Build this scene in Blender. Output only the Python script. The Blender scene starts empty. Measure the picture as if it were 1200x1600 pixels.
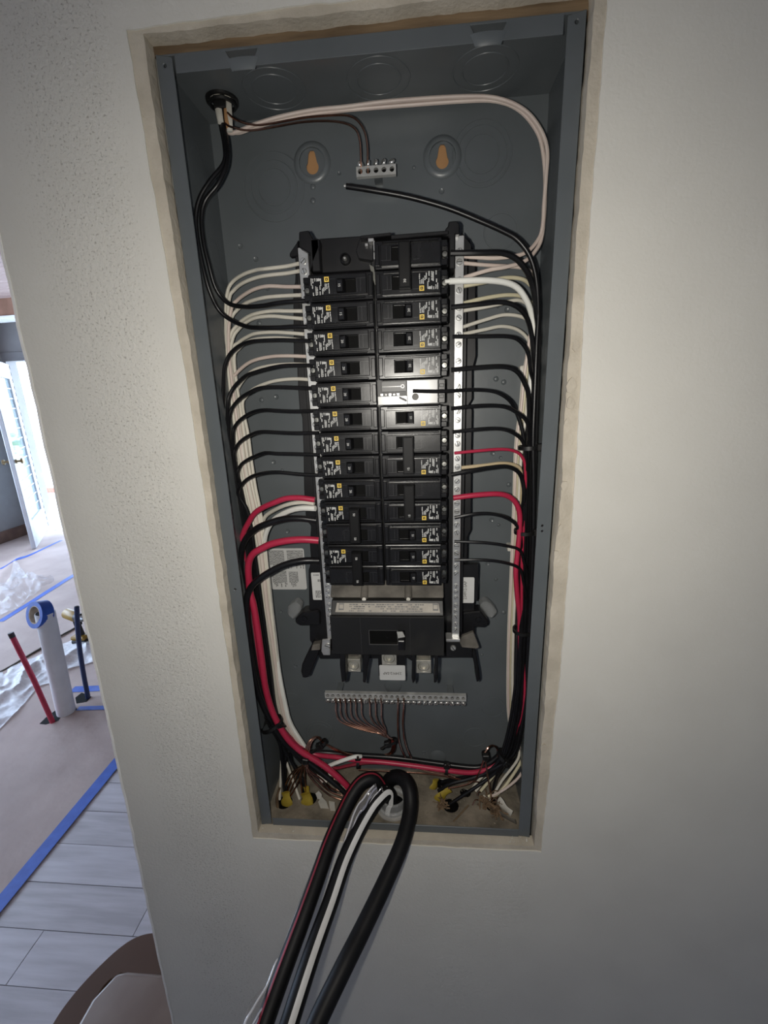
import bpy, bmesh, math, random
from mathutils import Vector, Matrix, Euler
random.seed(7)
S = bpy.context.scene
COL = S.collection
# ------------------------------------------------------------------ camera
B = 0.953                                   # height of the panel box's bottom edge above the floor
FPX = 674.87                                # focal length in pixels of the 1200x1600 frame
CAM = Vector((0.22378, -0.44921, 0.56706 + B))
ROT = Euler((1.3082815, 0.0340794, 0.0766750), 'XYZ')
cd = bpy.data.cameras.new('camera')
cd.sensor_fit = 'HORIZONTAL'; cd.sensor_width = 36.0; cd.lens = FPX / 1200 * 36.0
cd.clip_start = 0.01; cd.clip_end = 200
cam = bpy.data.objects.new('camera', cd); COL.objects.link(cam)
cam.location = CAM; cam.rotation_euler = ROT
S.camera = cam
# ------------------------------------------------------------------ world, lights, exposure
w = bpy.data.worlds.new('daylight'); S.world = w; w.use_nodes = True
nt = w.node_tree; nt.nodes.clear()
bgn = nt.nodes.new('ShaderNodeBackground'); out = nt.nodes.new('ShaderNodeOutputWorld')
bgn.inputs[0].default_value = (0.60, 0.76, 1.0, 1); bgn.inputs[1].default_value = 11.0
nt.links.new(bgn.outputs[0], out.inputs[0])
fl_ = bpy.data.lights.new('phone_flash', 'SPOT')
fl_.spot_size = math.radians(160); fl_.spot_blend = 1.0
fl_.energy = 8.3; fl_.color = (1.0, 0.955, 0.87); fl_.shadow_soft_size = 0.005
flash = bpy.data.objects.new('phone_flash', fl_); COL.objects.link(flash)
flash.location = CAM + Vector((-0.026, 0.004, 0.002))
flash.rotation_euler = Vector((0.01, 1.0, -0.34)).to_track_quat('-Z', 'Y').to_euler()
def portal(loc, rot, sx, sy):
    l = bpy.data.lights.new('window_portal', 'AREA'); l.shape = 'RECTANGLE'; l.size = sx; l.size_y = sy
    l.cycles.is_portal = True
    o = bpy.data.objects.new('window_portal', l); COL.objects.link(o); o.location = loc; o.rotation_euler = rot
S.view_settings.view_transform = 'Standard'; S.view_settings.look = 'None'
S.view_settings.exposure = 0.0; S.view_settings.gamma = 1.0; S.view_settings.use_curve_mapping = False
S.cycles.use_denoising = True
S.cycles.max_bounces = 8; S.cycles.transparent_max_bounces = 12

# ------------------------------------------------------------------ picture -> place
RM = ROT.to_matrix()
def ray(x, y):
    return RM @ Vector(((x - 600) / FPX, -(y - 800) / FPX, -1.0))
def at(x, y, Y):
    v = ray(x, y); return CAM + v * ((Y - CAM.y) / v.y)
def floor_at(x, y, z=0.0):
    v = ray(x, y); return CAM + v * ((z - CAM.z) / v.z)
def at_x(x, y, X):
    v = ray(x, y); return CAM + v * ((X - CAM.x) / v.x)

# ------------------------------------------------------------------ materials
MATS = {}
def pm(name, c1, c2=None, scale=20.0, rough=0.5, metal=0.0, bump=0.0, bscale=None, detail=4.0, spec=0.5,
       coat=0.0, stretch=None, rvar=0.0, bdist=0.001, alpha=1.0, trans=0.0, lo=0.35, hi=0.65):
    if name in MATS: return MATS[name]
    m = bpy.data.materials.new(name); m.use_nodes = True
    n = m.node_tree.nodes; L = m.node_tree.links; bs = n['Principled BSDF']
    bs.inputs['Roughness'].default_value = rough; bs.inputs['Metallic'].default_value = metal
    bs.inputs['Specular IOR Level'].default_value = spec
    bs.inputs['Coat Weight'].default_value = coat; bs.inputs['Coat Roughness'].default_value = 0.15
    bs.inputs['Alpha'].default_value = alpha; bs.inputs['Transmission Weight'].default_value = trans
    tc = n.new('ShaderNodeTexCoord'); mp = n.new('ShaderNodeMapping')
    L.new(tc.outputs['Object'], mp.inputs[0])
    if stretch: mp.inputs['Scale'].default_value = stretch
    nz = n.new('ShaderNodeTexNoise'); nz.inputs['Scale'].default_value = scale; nz.inputs['Detail'].default_value = detail
    L.new(mp.outputs[0], nz.inputs[0])
    rp = n.new('ShaderNodeValToRGB'); rp.color_ramp.elements[0].position = lo; rp.color_ramp.elements[1].position = hi
    c2 = c2 or tuple(min(1, v * 1.12) for v in c1)
    rp.color_ramp.elements[0].color = (*c1, 1); rp.color_ramp.elements[1].color = (*c2, 1)
    L.new(nz.outputs[0], rp.inputs[0]); L.new(rp.outputs[0], bs.inputs['Base Color'])
    if rvar:
        mr = n.new('ShaderNodeMapRange'); mr.inputs['To Min'].default_value = rough - rvar; mr.inputs['To Max'].default_value = rough + rvar
        L.new(nz.outputs[0], mr.inputs[0]); L.new(mr.outputs[0], bs.inputs['Roughness'])
    if bump:
        bn = n.new('ShaderNodeTexNoise'); bn.inputs['Scale'].default_value = bscale or scale * 4; bn.inputs['Detail'].default_value = 3
        L.new(mp.outputs[0], bn.inputs[0])
        bp = n.new('ShaderNodeBump'); bp.inputs['Strength'].default_value = bump; bp.inputs['Distance'].default_value = bdist
        L.new(bn.outputs[0], bp.inputs['Height']); L.new(bp.outputs[0], bs.inputs['Normal'])
    MATS[name] = m; return m

def plaster_material():
    m = bpy.data.materials.new('painted_plaster'); m.use_nodes = True
    n = m.node_tree.nodes; L = m.node_tree.links; bs = n['Principled BSDF']
    bs.inputs['Roughness'].default_value = 0.62; bs.inputs['Specular IOR Level'].default_value = 0.35
    ge = n.new('ShaderNodeNewGeometry')
    nz = n.new('ShaderNodeTexNoise'); nz.inputs['Scale'].default_value = 9; nz.inputs['Detail'].default_value = 5
    L.new(ge.outputs['Position'], nz.inputs[0])
    rp = n.new('ShaderNodeValToRGB'); rp.color_ramp.elements[0].position = .3; rp.color_ramp.elements[1].position = .7
    rp.color_ramp.elements[0].color = (.62, .605, .555, 1); rp.color_ramp.elements[1].color = (.67, .655, .60, 1)
    L.new(nz.outputs[0], rp.inputs[0])
    # shade of the pits painted as dark specks on the textured left part
    pit = n.new('ShaderNodeTexNoise'); pit.inputs['Scale'].default_value = 430; pit.inputs['Detail'].default_value = 2
    L.new(ge.outputs['Position'], pit.inputs[0])
    pr = n.new('ShaderNodeValToRGB'); pr.color_ramp.elements[0].position = .33; pr.color_ramp.elements[1].position = .41
    pr.color_ramp.elements[0].color = (.66, .65, .63, 1); pr.color_ramp.elements[1].color = (1, 1, 1, 1)
    L.new(pit.outputs[0], pr.inputs[0])
    mx = n.new('ShaderNodeMixRGB'); mx.blend_type = 'MULTIPLY'; mx.inputs[0].default_value = .8
    L.new(rp.outputs[0], mx.inputs[1]); L.new(pr.outputs[0], mx.inputs[2]); L.new(mx.outputs[0], bs.inputs['Base Color']); PIT = mx
    # texture is strong left of the box and below it, almost gone on the skimmed right part
    sx = n.new('ShaderNodeSeparateXYZ'); L.new(ge.outputs['Position'], sx.inputs[0])
    def mrange(src, a, b, lo, hi):
        q = n.new('ShaderNodeMapRange'); q.interpolation_type = 'SMOOTHSTEP'
        q.inputs['From Min'].default_value = a; q.inputs['From Max'].default_value = b; q.inputs['To Min'].default_value = lo; q.inputs['To Max'].default_value = hi
        L.new(src, q.inputs[0]); return q.outputs[0]
    def mth(op, a, b):
        q = n.new('ShaderNodeMath'); q.operation = op
        for k_, v_ in enumerate((a, b)):
            if isinstance(v_, float): q.inputs[k_].default_value = v_
            else: L.new(v_, q.inputs[k_])
        return q.outputs[0]
    X_, Z_ = sx.outputs[0], sx.outputs[2]
    band = mth('MULTIPLY', mrange(X_, -.155, -.105, 0, 1), mrange(X_, -.052, -.018, 1, 0))          # rough stripe left of the box
    low = mrange(Z_, B - .03, B - .01, 1, 0); top = mrange(Z_, B + .872, B + .89, 0, 1)
    rest = mth('MULTIPLY', mth('MAXIMUM', low, top), mrange(X_, .33, .42, .75, .12))
    mask = mth('MAXIMUM', band, rest)
    amount = mth('MAXIMUM', mask, mrange(X_, .33, .42, .30, .14))
    L.new(band, PIT.inputs[0])
    class mr: outputs = [amount]
    b1 = n.new('ShaderNodeTexNoise'); b1.inputs['Scale'].default_value = 250; b1.inputs['Detail'].default_value = 4
    b1.inputs['Distortion'].default_value = .6
    L.new(ge.outputs['Position'], b1.inputs[0])
    mu = n.new('ShaderNodeMath'); mu.operation = 'MULTIPLY'; L.new(b1.outputs[0], mu.inputs[0]); L.new(mr.outputs[0], mu.inputs[1])
    bp = n.new('ShaderNodeBump'); bp.inputs['Strength'].default_value = .6; bp.inputs['Distance'].default_value = .0020
    L.new(mu.outputs[0], bp.inputs['Height']); L.new(bp.outputs[0], bs.inputs['Normal'])
    return m
M_WALL = plaster_material()
M_BARE = pm('bare_plaster', (.44, .395, .32), (.54, .49, .405), 30, .85, bump=.5, bscale=260, bdist=.0015)
M_BOX = pm('grey_enamel', (.092, .104, .110), (.106, .118, .125), 14, .34, bump=.08, bscale=90, rvar=.05)
M_BOXSIDE = M_BOX
M_DUST = pm('dusty_enamel', (.10, .087, .066), (.25, .215, .165), 26, .85, bump=.6, bscale=160, bdist=.002)
M_BLK = pm('black_plastic', (.006, .006, .0068), (.010, .010, .011), 40, .26, spec=.36, rvar=.05, bump=.06, bscale=220, bdist=.0004)
M_BLKM = pm('black_moulded_base', (.005, .005, .006), (.009, .009, .010), 30, .42, spec=.32, rvar=.05, bump=.1, bscale=150, bdist=.0005)
M_SLOT = pm('glossy_slot_base', (.05, .05, .05), (.06, .06, .06), 30, .30, spec=.8)
M_HAND = pm('handle_black', (.004, .004, .0045), (.007, .007, .008), 40, .38)
M_MBLK = pm('dusty_black', (.008, .008, .008), (.02, .019, .017), 22, .42, bump=.1, bscale=120, lo=.5, hi=.8)
M_SHELF = pm('dust_covered_plastic', (.05, .045, .038), (.13, .118, .10), 40, .8, bump=.3, bscale=150)
M_ALU = pm('aluminium_bar', (.50, .50, .49), (.64, .64, .63), 60, .32, .75, bump=.1, bscale=200, bdist=.0003)
M_SCR = pm('zinc_screw', (.50, .50, .48), (.74, .74, .72), 200, .24, .75)
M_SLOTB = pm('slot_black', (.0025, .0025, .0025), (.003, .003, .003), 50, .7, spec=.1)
M_TIEB = pm('tie_bar_black', (.0035, .0035, .004), (.005, .005, .0055), 50, .5, spec=.2)
M_BAR = pm('bright_bar', (.40, .40, .385), (.52, .52, .50), 90, .35, .35, bump=.1, bscale=200, bdist=.0003)
M_SLOTD = pm('screw_slot_dark', (.02, .02, .02), None, 50, .6)
M_LUG = pm('lug_aluminium', (.42, .41, .36), (.58, .56, .50), 80, .34, .6, bump=.1, bscale=220, bdist=.0003)
M_PRINT = pm('white_print', (.55, .55, .53), (.66, .66, .64), 300, .6)
M_YEL = pm('yellow_print', (.62, .42, .06), (.70, .50, .09), 200, .55)
M_STICK = pm('label_paper', (.50, .50, .485), (.56, .56, .545), 30, .6)
M_INK = pm('label_ink', (.03, .03, .03), (.05, .05, .05), 100, .7)
M_INKG = pm('label_ink_grey', (.11, .11, .11), (.17, .17, .17), 100, .7)
M_WHT = pm('white_insulation', (.60, .57, .49), (.66, .63, .55), 30, .42)
M_WHT2 = pm('bright_white_insulation', (.72, .72, .67), (.78, .78, .73), 30, .4)
M_PNK = pm('pinkish_white_insulation', (.56, .46, .41), (.62, .53, .47), 30, .42)
M_CRM = pm('cream_insulation', (.58, .53, .36), (.64, .59, .42), 30, .42)
M_TAN = pm('tan_insulation', (.46, .37, .22), (.52, .42, .27), 30, .45)
M_BWIRE = pm('black_insulation', (.005, .005, .006), (.008, .008, .009), 60, .34, spec=.38)
M_RED = pm('red_insulation', (.36, .016, .048), (.41, .024, .062), 30, .38)
M_COP = pm('bare_copper', (.44, .235, .165), (.60, .35, .26), 120, .24, 1.0)
M_CABLE = pm('cable_jacket', (.004, .004, .0045), (.006, .006, .007), 40, .52, spec=.25)
M_STRIPE = pm('white_stripe', (.62, .62, .61), (.68, .68, .67), 60, .5)
M_RSTRIPE = pm('red_stripe', (.22, .015, .03), (.27, .02, .04), 60, .5)
M_TIE = pm('cable_tie_nylon', (.004, .004, .004), (.008, .008, .008), 60, .45)
M_YJACK = pm('yellow_jacket', (.28, .20, .02), (.40, .30, .04), 60, .5, bump=.2)
M_WJACK = pm('white_jacket', (.48, .46, .40), (.60, .58, .52), 50, .5)
M_PAPERB = pm('kraft_filler', (.10, .062, .034), (.22, .145, .085), 90, .85, bump=.6, bscale=200)
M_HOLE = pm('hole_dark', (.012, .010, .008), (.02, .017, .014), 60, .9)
M_WOOD = pm('old_wood', (.10, .065, .035), (.20, .135, .075), 14, .8, stretch=(1, 8, 8), bump=.3)
M_KEY = pm('wood_behind_keyhole', (.36, .19, .08), (.42, .23, .10), 30, .8)

def clear_mat(name, tint, mixf, rough, bmp=.25):
    m = bpy.data.materials.new(name); m.use_nodes = True
    n = m.node_tree.nodes; L = m.node_tree.links; n.clear()
    o = n.new('ShaderNodeOutputMaterial'); mx = n.new('ShaderNodeMixShader'); t = n.new('ShaderNodeBsdfTransparent')
    p = n.new('ShaderNodeBsdfPrincipled'); p.inputs['Base Color'].default_value = (*tint, 1); p.inputs['Roughness'].default_value = rough
    p.inputs['Specular IOR Level'].default_value = .6
    tc = n.new('ShaderNodeTexCoord'); nz = n.new('ShaderNodeTexNoise'); nz.inputs['Scale'].default_value = 60
    L.new(tc.outputs['Object'], nz.inputs[0])
    bp = n.new('ShaderNodeBump'); bp.inputs['Strength'].default_value = bmp; bp.inputs['Distance'].default_value = .002
    L.new(nz.outputs[0], bp.inputs['Height']); L.new(bp.outputs[0], p.inputs['Normal'])
    mr = n.new('ShaderNodeMapRange'); mr.inputs['To Min'].default_value = mixf * .6; mr.inputs['To Max'].default_value = min(1, mixf * 1.4)
    L.new(nz.outputs[0], mr.inputs[0]); L.new(mr.outputs[0], mx.inputs[0])
    L.new(t.outputs[0], mx.inputs[1]); L.new(p.outputs[0], mx.inputs[2]); L.new(mx.outputs[0], o.inputs[0])
    return m
M_CLEAR = clear_mat('clear_plastic', (.75, .76, .76), .28, .15)
M_FILM = clear_mat('clear_film', (.30, .30, .32), .36, .10)
M_SHEET = clear_mat('plastic_drop_sheet', (.86, .88, .92), .66, .38)
M_BAG = clear_mat('plastic_bag', (.80, .82, .86), .22, .25)
M_SPACER = clear_mat('smoky_spacer', (.30, .31, .31), .45, .2)
M_GLASS = clear_mat('window_glass', (.30, .38, .42), .60, .05, .02)

# ------------------------------------------------------------------ mesh helpers
def crom(pts, n=8):
    """Catmull-Rom through the points, n steps per span."""
    P = [Vector(p) for p in pts]
    if len(P) < 3: return P
    out = []
    for i in range(len(P) - 1):
        p1, p2 = P[i], P[i + 1]
        p0 = P[i - 1] if i > 0 else p1 * 2 - p2
        p3 = P[i + 2] if i + 2 < len(P) else p2 * 2 - p1
        for k in range(n):
            t = k / n
            out.append(.5 * ((2 * p1) + (p2 - p0) * t + (2 * p0 - 5 * p1 + 4 * p2 - p3) * t * t + (3 * p1 - p0 - 3 * p2 + p3) * t ** 3))
    out.append(P[-1]); return out

class MB:
    def __init__(s): s.v = []; s.f = []
    def add(s, vs, fs):
        k = len(s.v); s.v += [Vector(v) for v in vs]; s.f += [tuple(i + k for i in f) for f in fs]; return s
    def box(s, x0, x1, y0, y1, z0, z1):
        return s.add([(x0, y0, z0), (x1, y0, z0), (x1, y1, z0), (x0, y1, z0), (x0, y0, z1), (x1, y0, z1), (x1, y1, z1), (x0, y1, z1)],
                     [(0, 3, 2, 1), (4, 5, 6, 7), (0, 1, 5, 4), (1, 2, 6, 5), (2, 3, 7, 6), (3, 0, 4, 7)])
    def hexa(s, b, t):      # 4 bottom points, 4 top points
        return s.add(list(b) + list(t), [(0, 3, 2, 1), (4, 5, 6, 7), (0, 1, 5, 4), (1, 2, 6, 5), (2, 3, 7, 6), (3, 0, 4, 7)])
    def tube(s, pts, r, n=8, caps=True, flat=None, start=None):
        P = [Vector(p) for p in pts]; k = len(s.v)
        T = [(P[min(i + 1, len(P) - 1)] - P[max(i - 1, 0)]).normalized() for i in range(len(P))]
        a = start or (Vector((0, 0, 1)) if abs(T[0].z) < .9 else Vector((1, 0, 0)))
        nrm = (a - T[0] * a.dot(T[0])).normalized(); frames = []
        for i in range(len(P)):
            if i:
                nrm = nrm - T[i] * nrm.dot(T[i])
                nrm = nrm.normalized() if nrm.length > 1e-9 else frames[-1][0]
            bn = T[i].cross(nrm); frames.append((nrm.copy(), bn))
            rr = r(i / (len(P) - 1)) if callable(r) else r
            for j in range(n):
                th = 2 * math.pi * j / n
                s.v.append(P[i] + nrm * (math.cos(th) * rr) + bn * (math.sin(th) * rr * (flat or 1)))
        for i in range(len(P) - 1):
            for j in range(n):
                j2 = (j + 1) % n
                s.f.append((k + i * n + j, k + i * n + j2, k + (i + 1) * n + j2, k + (i + 1) * n + j))
        if caps:
            s.f.append(tuple(k + j for j in range(n))[::-1]); s.f.append(tuple(k + (len(P) - 1) * n + j for j in range(n)))
        s.frames = frames
        return s
    def cyl(s, p0, p1, r, n=12, r2=None):
        r2 = r if r2 is None else r2
        return s.tube([p0, p1], lambda t: r + (r2 - r) * t, n)
    def lathe(s, prof, n=16, c=(0, 0, 0), axis='y'):     # profile (radius, height along the axis)
        k = len(s.v); c = Vector(c)
        for r, h in prof:
            for j in range(n):
                a = 2 * math.pi * j / n; u, v = r * math.cos(a), r * math.sin(a)
                s.v.append(c + (Vector((u, h, v)) if axis == 'y' else Vector((u, v, h)) if axis == 'z' else Vector((h, u, v))))
        for i in range(len(prof) - 1):
            for j in range(n):
                j2 = (j + 1) % n
                s.f.append((k + i * n + j, k + i * n + j2, k + (i + 1) * n + j2, k + (i + 1) * n + j))
        return s
    def plate(s, outline, holes=(), d0=0, d1=.001, plane='xz'):
        def mp(u, v, d): return (u, d, v) if plane == 'xz' else (u, v, d) if plane == 'xy' else (d, u, v)
        loops = [list(outline)] + [list(h) for h in holes]
        if len(loops) == 1:
            n = len(outline)
            s.add([mp(u, v, d0) for u, v in outline] + [mp(u, v, d1) for u, v in outline],
                  [tuple(range(n))[::-1], tuple(range(n, 2 * n))] + [(i, (i + 1) % n, n + (i + 1) % n, n + i) for i in range(n)])
            return s
        bm = bmesh.new(); ed = []
        for lp in loops:
            vs = [bm.verts.new((u, v, 0)) for u, v in lp]
            ed += [bm.edges.new((vs[i], vs[(i + 1) % len(vs)])) for i in range(len(vs))]
        bm.verts.index_update()
        bmesh.ops.triangle_fill(bm, use_beauty=True, edges=ed, normal=(0, 0, 1))
        uv = [(v.co.x, v.co.y) for v in bm.verts]; fs = [tuple(v.index for v in f.verts) for f in bm.faces]; bm.free()
        n = len(uv); sides = []; k = 0
        for lp in loops:
            m = len(lp); sides += [(k + i, k + (i + 1) % m, n + k + (i + 1) % m, n + k + i) for i in range(m)]; k += m
        s.add([mp(u, v, d0) for u, v in uv] + [mp(u, v, d1) for u, v in uv], fs + [tuple(i + n for i in f[::-1]) for f in fs] + sides)
        return s
    def grid(s, rows):       # rows of points -> open surface
        k = len(s.v); n = len(rows[0])
        for r in rows: s.v += [Vector(p) for p in r]
        for i in range(len(rows) - 1):
            for j in range(n - 1):
                s.f.append((k + i * n + j, k + i * n + j + 1, k + (i + 1) * n + j + 1, k + (i + 1) * n + j))
        return s
    def sheet(s, rows, t):   # grid with a thickness along z
        lo = [[Vector(p) - Vector((0, 0, t)) for p in r] for r in rows]
        s.grid(rows); s.grid(lo)
        return s

WL = {}
def thing(name, label, cat, loc=(0, 0, 0), group=None):
    o = bpy.data.objects.new(name, None); COL.objects.link(o); o.location = loc; o.empty_display_size = .02
    o['label'] = label; o['category'] = cat
    if group: o['group'] = group
    WL[o] = Vector(loc); return o
def obj(name, mb, mat, parent=None, smooth=False, bevel=0.0, label=None, cat=None, group=None, kind=None, seg=1, recalc=True):
    me = bpy.data.meshes.new(name)
    vs = mb.v
    if parent is not None: org = WL[parent].copy()
    else:
        xs = [v.x for v in vs]; ys = [v.y for v in vs]; zs = [v.z for v in vs]
        org = Vector(((min(xs) + max(xs)) / 2, (min(ys) + max(ys)) / 2, min(zs)))
    me.from_pydata([v - org for v in vs], [], mb.f)
    bm = bmesh.new(); bm.from_mesh(me)
    if recalc: bmesh.ops.recalc_face_normals(bm, faces=bm.faces)
    if bevel:
        ed = [e for e in bm.edges if len(e.link_faces) == 2 and e.calc_face_angle(0) > .5]
        bmesh.ops.bevel(bm, geom=ed, offset=bevel, segments=seg, affect='EDGES', profile=.5, clamp_overlap=True)
    bm.to_mesh(me); bm.free()
    if smooth:
        for p in me.polygons: p.use_smooth = True
        try: me.set_sharp_from_angle(angle=math.radians(40))
        except Exception: pass
    me.materials.append(mat)
    o = bpy.data.objects.new(name, me); COL.objects.link(o)
    if parent is not None: o.parent = parent
    else: o.location = org
    WL[o] = org
    if label: o['label'] = label
    if cat: o['category'] = cat
    if group: o['group'] = group
    if kind: o['kind'] = kind
    return o
def struct(name, mb, mat, parent=None, **k):
    return obj(name, mb, mat, parent, kind=None if parent else 'structure', **k)
def copy_tree(root, loc=None, rot=None, label=None, group=None):
    def cp(o, par):
        c = o.copy(); COL.objects.link(c); c.parent = par
        for ch in o.children: cp(ch, c)
        return c
    r = cp(root, None)
    if loc is not None: r.location = loc
    if rot is not None: r.rotation_euler = rot
    if label: r['label'] = label
    if group: r['group'] = group
    WL[r] = Vector(r.location); return r
def place(name, me_src, parent, loc):
    """another object with the same mesh, as a part of parent, at a world place"""
    o = bpy.data.objects.new(name, me_src.data); COL.objects.link(o); o.parent = parent
    o.location = Vector(loc) - WL[parent]; return o
TXT = {}
def text_pts(body, size, spacing=1.0):
    key = (body, size, spacing)
    if key not in TXT:
        c = bpy.data.curves.new('t', 'FONT'); c.body = body; c.size = size; c.align_x = 'CENTER'; c.align_y = 'CENTER'
        c.resolution_u = 2; c.space_character = spacing
        o = bpy.data.objects.new('t', c); me = bpy.data.meshes.new_from_object(o)
        TXT[key] = ([v.co.copy() for v in me.vertices], [tuple(p.vertices) for p in me.polygons])
        bpy.data.objects.remove(o); bpy.data.meshes.remove(me); bpy.data.curves.remove(c)
    return TXT[key]
def text_on(mb, body, size, fn, spacing=1.0):
    vs, fs = text_pts(body, size, spacing)
    return mb.add([fn(v.x, v.y) for v in vs], fs)
def circ(cx, cy, r, n=16, ry=None, a0=0.0):
    return [(cx + r * math.cos(a0 + 2 * math.pi * i / n), cy + (ry or r) * math.sin(a0 + 2 * math.pi * i / n)) for i in range(n)]
def rrect(x0, x1, y0, y1, r, n=4):
    o = []
    for cx, cy, a in ((x1 - r, y1 - r, 0), (x0 + r, y1 - r, 90), (x0 + r, y0 + r, 180), (x1 - r, y0 + r, 270)):
        for i in range(n + 1):
            t = math.radians(a + 90 * i / n); o.append((cx + r * math.cos(t), cy + r * math.sin(t)))
    return o

# ================================================================== THE SETTING
X0, X1, YB, YF, ZC = -4.70, 1.60, -2.0, 4.55, 2.62       # the room: left, right, behind the camera, far wall, ceiling
def ragged(pts, step, amp, seed):
    rnd = random.Random(seed); o = []
    for i in range(len(pts)):
        a = Vector(pts[i]).to_2d() if len(pts[i]) > 2 else Vector(pts[i]); b = Vector(pts[(i + 1) % len(pts)])
        n = max(1, int((b - a).length / step)); d = (b - a).normalized(); nn = Vector((-d.y, d.x)); wv = 0
        for k in range(n):
            wv = wv * .7 + rnd.uniform(-amp, amp)
            p = a.lerp(b, k / n) + (nn * wv if k else Vector((0, 0)))
            o.append((p.x, p.y))
    return o
outer = ragged([(-.0095, B - .0105), (.3745, B - .0090), (.3800, B + .30), (.3780, B + .50), (.3735, B + .66), (.3735, B + .873),
                (.15, B + .8745), (.04, B + .8722), (-.0165, B + .871), (-.0150, B + .82), (-.0085, B + .58), (-.0075, B + .35)], .007, .0005, 3)
inner = ragged([(-.0012, B - .0012), (.3655, B - .0012), (.3650, B + .42), (.3665, B + .46), (.3645, B + .55), (.3640, B + .868),
                (-.0030, B + .868), (-.0030, B + .80), (.0002, B + .52), (-.0005, B + .30)], .006, .0006, 5)
rnd = random.Random(11)
def edge_x(z):                                      # the free end leans a little
    T = ((0, -.203), (.507, -.1926), (.721, -.1880), (1.114, -.1795), (1.381, -.1778), (1.675, -.1740), (2.6, -.170))
    for (a, xa), (b, xb) in zip(T, T[1:]):
        if z <= b: return xa + (xb - xa) * (z - a) / (b - a)
    return T[-1][1]
edge = [(edge_x(2.6 - i * .02) + rnd.uniform(-.0008, .0008), 2.6 - i * .02) for i in range(131)]
mb = MB().plate([(X1, 0.0), (X1, 2.6)] + edge, [outer], -.0115, -.0092)
wall = struct('wall_front', mb, M_WALL, label='off-white textured plaster wall around the recessed electrical panel')
mb = MB().plate([(X1, 0), (X1, 2.6), ] + [(edge_x(z_) + .0015, z_) for z_ in (2.6, 1.675, 1.381, 1.114, .721, .507, 0)], [[(-.006, B - .09), (.3705, B - .09), (.3705, B + .8705), (-.006, B + .8705)]], -.0090, .112)
struct('wall_core', mb, M_WALL, wall)
struct('rear_board', MB().box(-.15, X1, .1125, .125, 0, 2.6), M_WALL, wall)
big = [(x + (-.004 if x < .18 else .004), z + (-.003 if z < B + .4 else .003)) for x, z in outer]
struct('bare_plaster_border', MB().plate(big, [inner], -.0100, .0040), M_BARE, wall, label='unpainted beige plaster edge around the box')
# torn plaster flakes along the right edge of the cut-out
rnd = random.Random(5)
for i in range(9):
    z = B + rnd.choice([rnd.uniform(.40, .62), rnd.uniform(.40, .62), rnd.uniform(.05, .75)]); x = .3655 + rnd.uniform(0, .006); s_ = rnd.uniform(.002, .0055)
    pts = [(x + s_ * rnd.uniform(.6, 1.1) * math.cos(a), z + 1.6 * s_ * rnd.uniform(.6, 1.1) * math.sin(a)) for a in [k * math.pi / 4 for k in range(8)]]
    struct('plaster_flake', MB().plate(pts, (), -.0112 - rnd.uniform(0, .001), -.0099), M_BARE, wall)
for i in range(14):
    x = rnd.uniform(.335, .366) if i < 9 else rnd.uniform(.0, .05); z = B - .001 + rnd.uniform(0, .002); s_ = rnd.uniform(.0012, .003)
    m2 = MB(); c = Vector((x, -.004 + rnd.uniform(-.004, .003), z + s_ * .4))
    pts = [c + Vector((rnd.uniform(-1, 1), rnd.uniform(-1, 1), rnd.uniform(-.6, .6))) * s_ for _ in range(4)]
    m2.add(pts, [(0, 1, 2), (0, 1, 3), (1, 2, 3), (0, 2, 3)]); struct('plaster_crumb', m2, M_WALL, wall)
# strip of old wood above the box, seen in the gap
struct('trim_1', MB().box(-.004, .368, .0042, .03, B + .8615, B + .8700), M_WOOD, label='strip of old brown wood above the metal box')
# paint-coated corner bead at the wall's free end
m2 = MB()
for i in range(130):
    (xa, za), (xb, zb) = edge[i], edge[i + 1]
    m2.add([(xa - .0012, -.0122, za), (xa + .0018, -.0122, za), (xa + .0018, -.0100, za), (xa - .0012, -.0100, za),
            (xb - .0012, -.0122, zb), (xb + .0018, -.0122, zb), (xb + .0018, -.0100, zb), (xb - .0012, -.0100, zb)],
           [(0, 1, 5, 4), (1, 2, 6, 5), (3, 0, 4, 7)])
struct('corner_bead', m2, pm('bead_white', (.80, .79, .76), None, 40, .6), wall)

M_GREYW = pm('far_wall_paint', (.33, .315, .31), (.37, .355, .35), 6, .8)
M_CEIL = pm('ceiling_boards', (.38, .27, .24), (.46, .34, .30), 5, .7, stretch=(1, 12, 1))
M_BEAM = pm('brown_beam', (.20, .10, .06), (.27, .14, .09), 8, .7, stretch=(1, 6, 1))
M_TRIMW = pm('white_trim', (.72, .72, .74), (.78, .78, .80), 10, .45)
M_BASE = pm('brown_baseboard', (.17, .10, .075), (.22, .135, .10), 12, .6)
M_FLOOR = pm('subfloor', (.22, .19, .17), None, 8, .9)
M_PLANK = pm('washed_oak', (.41, .39, .41), (.53, .51, .54), 3, .5, stretch=(1.2, 12, 1), bump=.2, bscale=60, bdist=.0008)
M_PLANK2 = pm('washed_oak_dark', (.37, .35, .365), (.49, .47, .495), 3.5, .5, stretch=(1.2, 12, 1), bump=.2, bscale=60, bdist=.0008)
M_KRAFT = pm('kraft_floor_paper', (.38, .30, .27), (.46, .37, .335), 3, .75, bump=.25, bscale=14, bdist=.012)
M_BLUE = pm('blue_tape', (.020, .085, .42), (.03, .11, .50), 30, .55, bump=.15, bscale=90)
struct('floor', MB().box(X0, X1, YB, YF, -.05, -.012), M_FLOOR, label='wooden floor of the room')
FLOOR = bpy.data.objects['floor']
rnd = random.Random(21); ri = 0; y = -1.0
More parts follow.
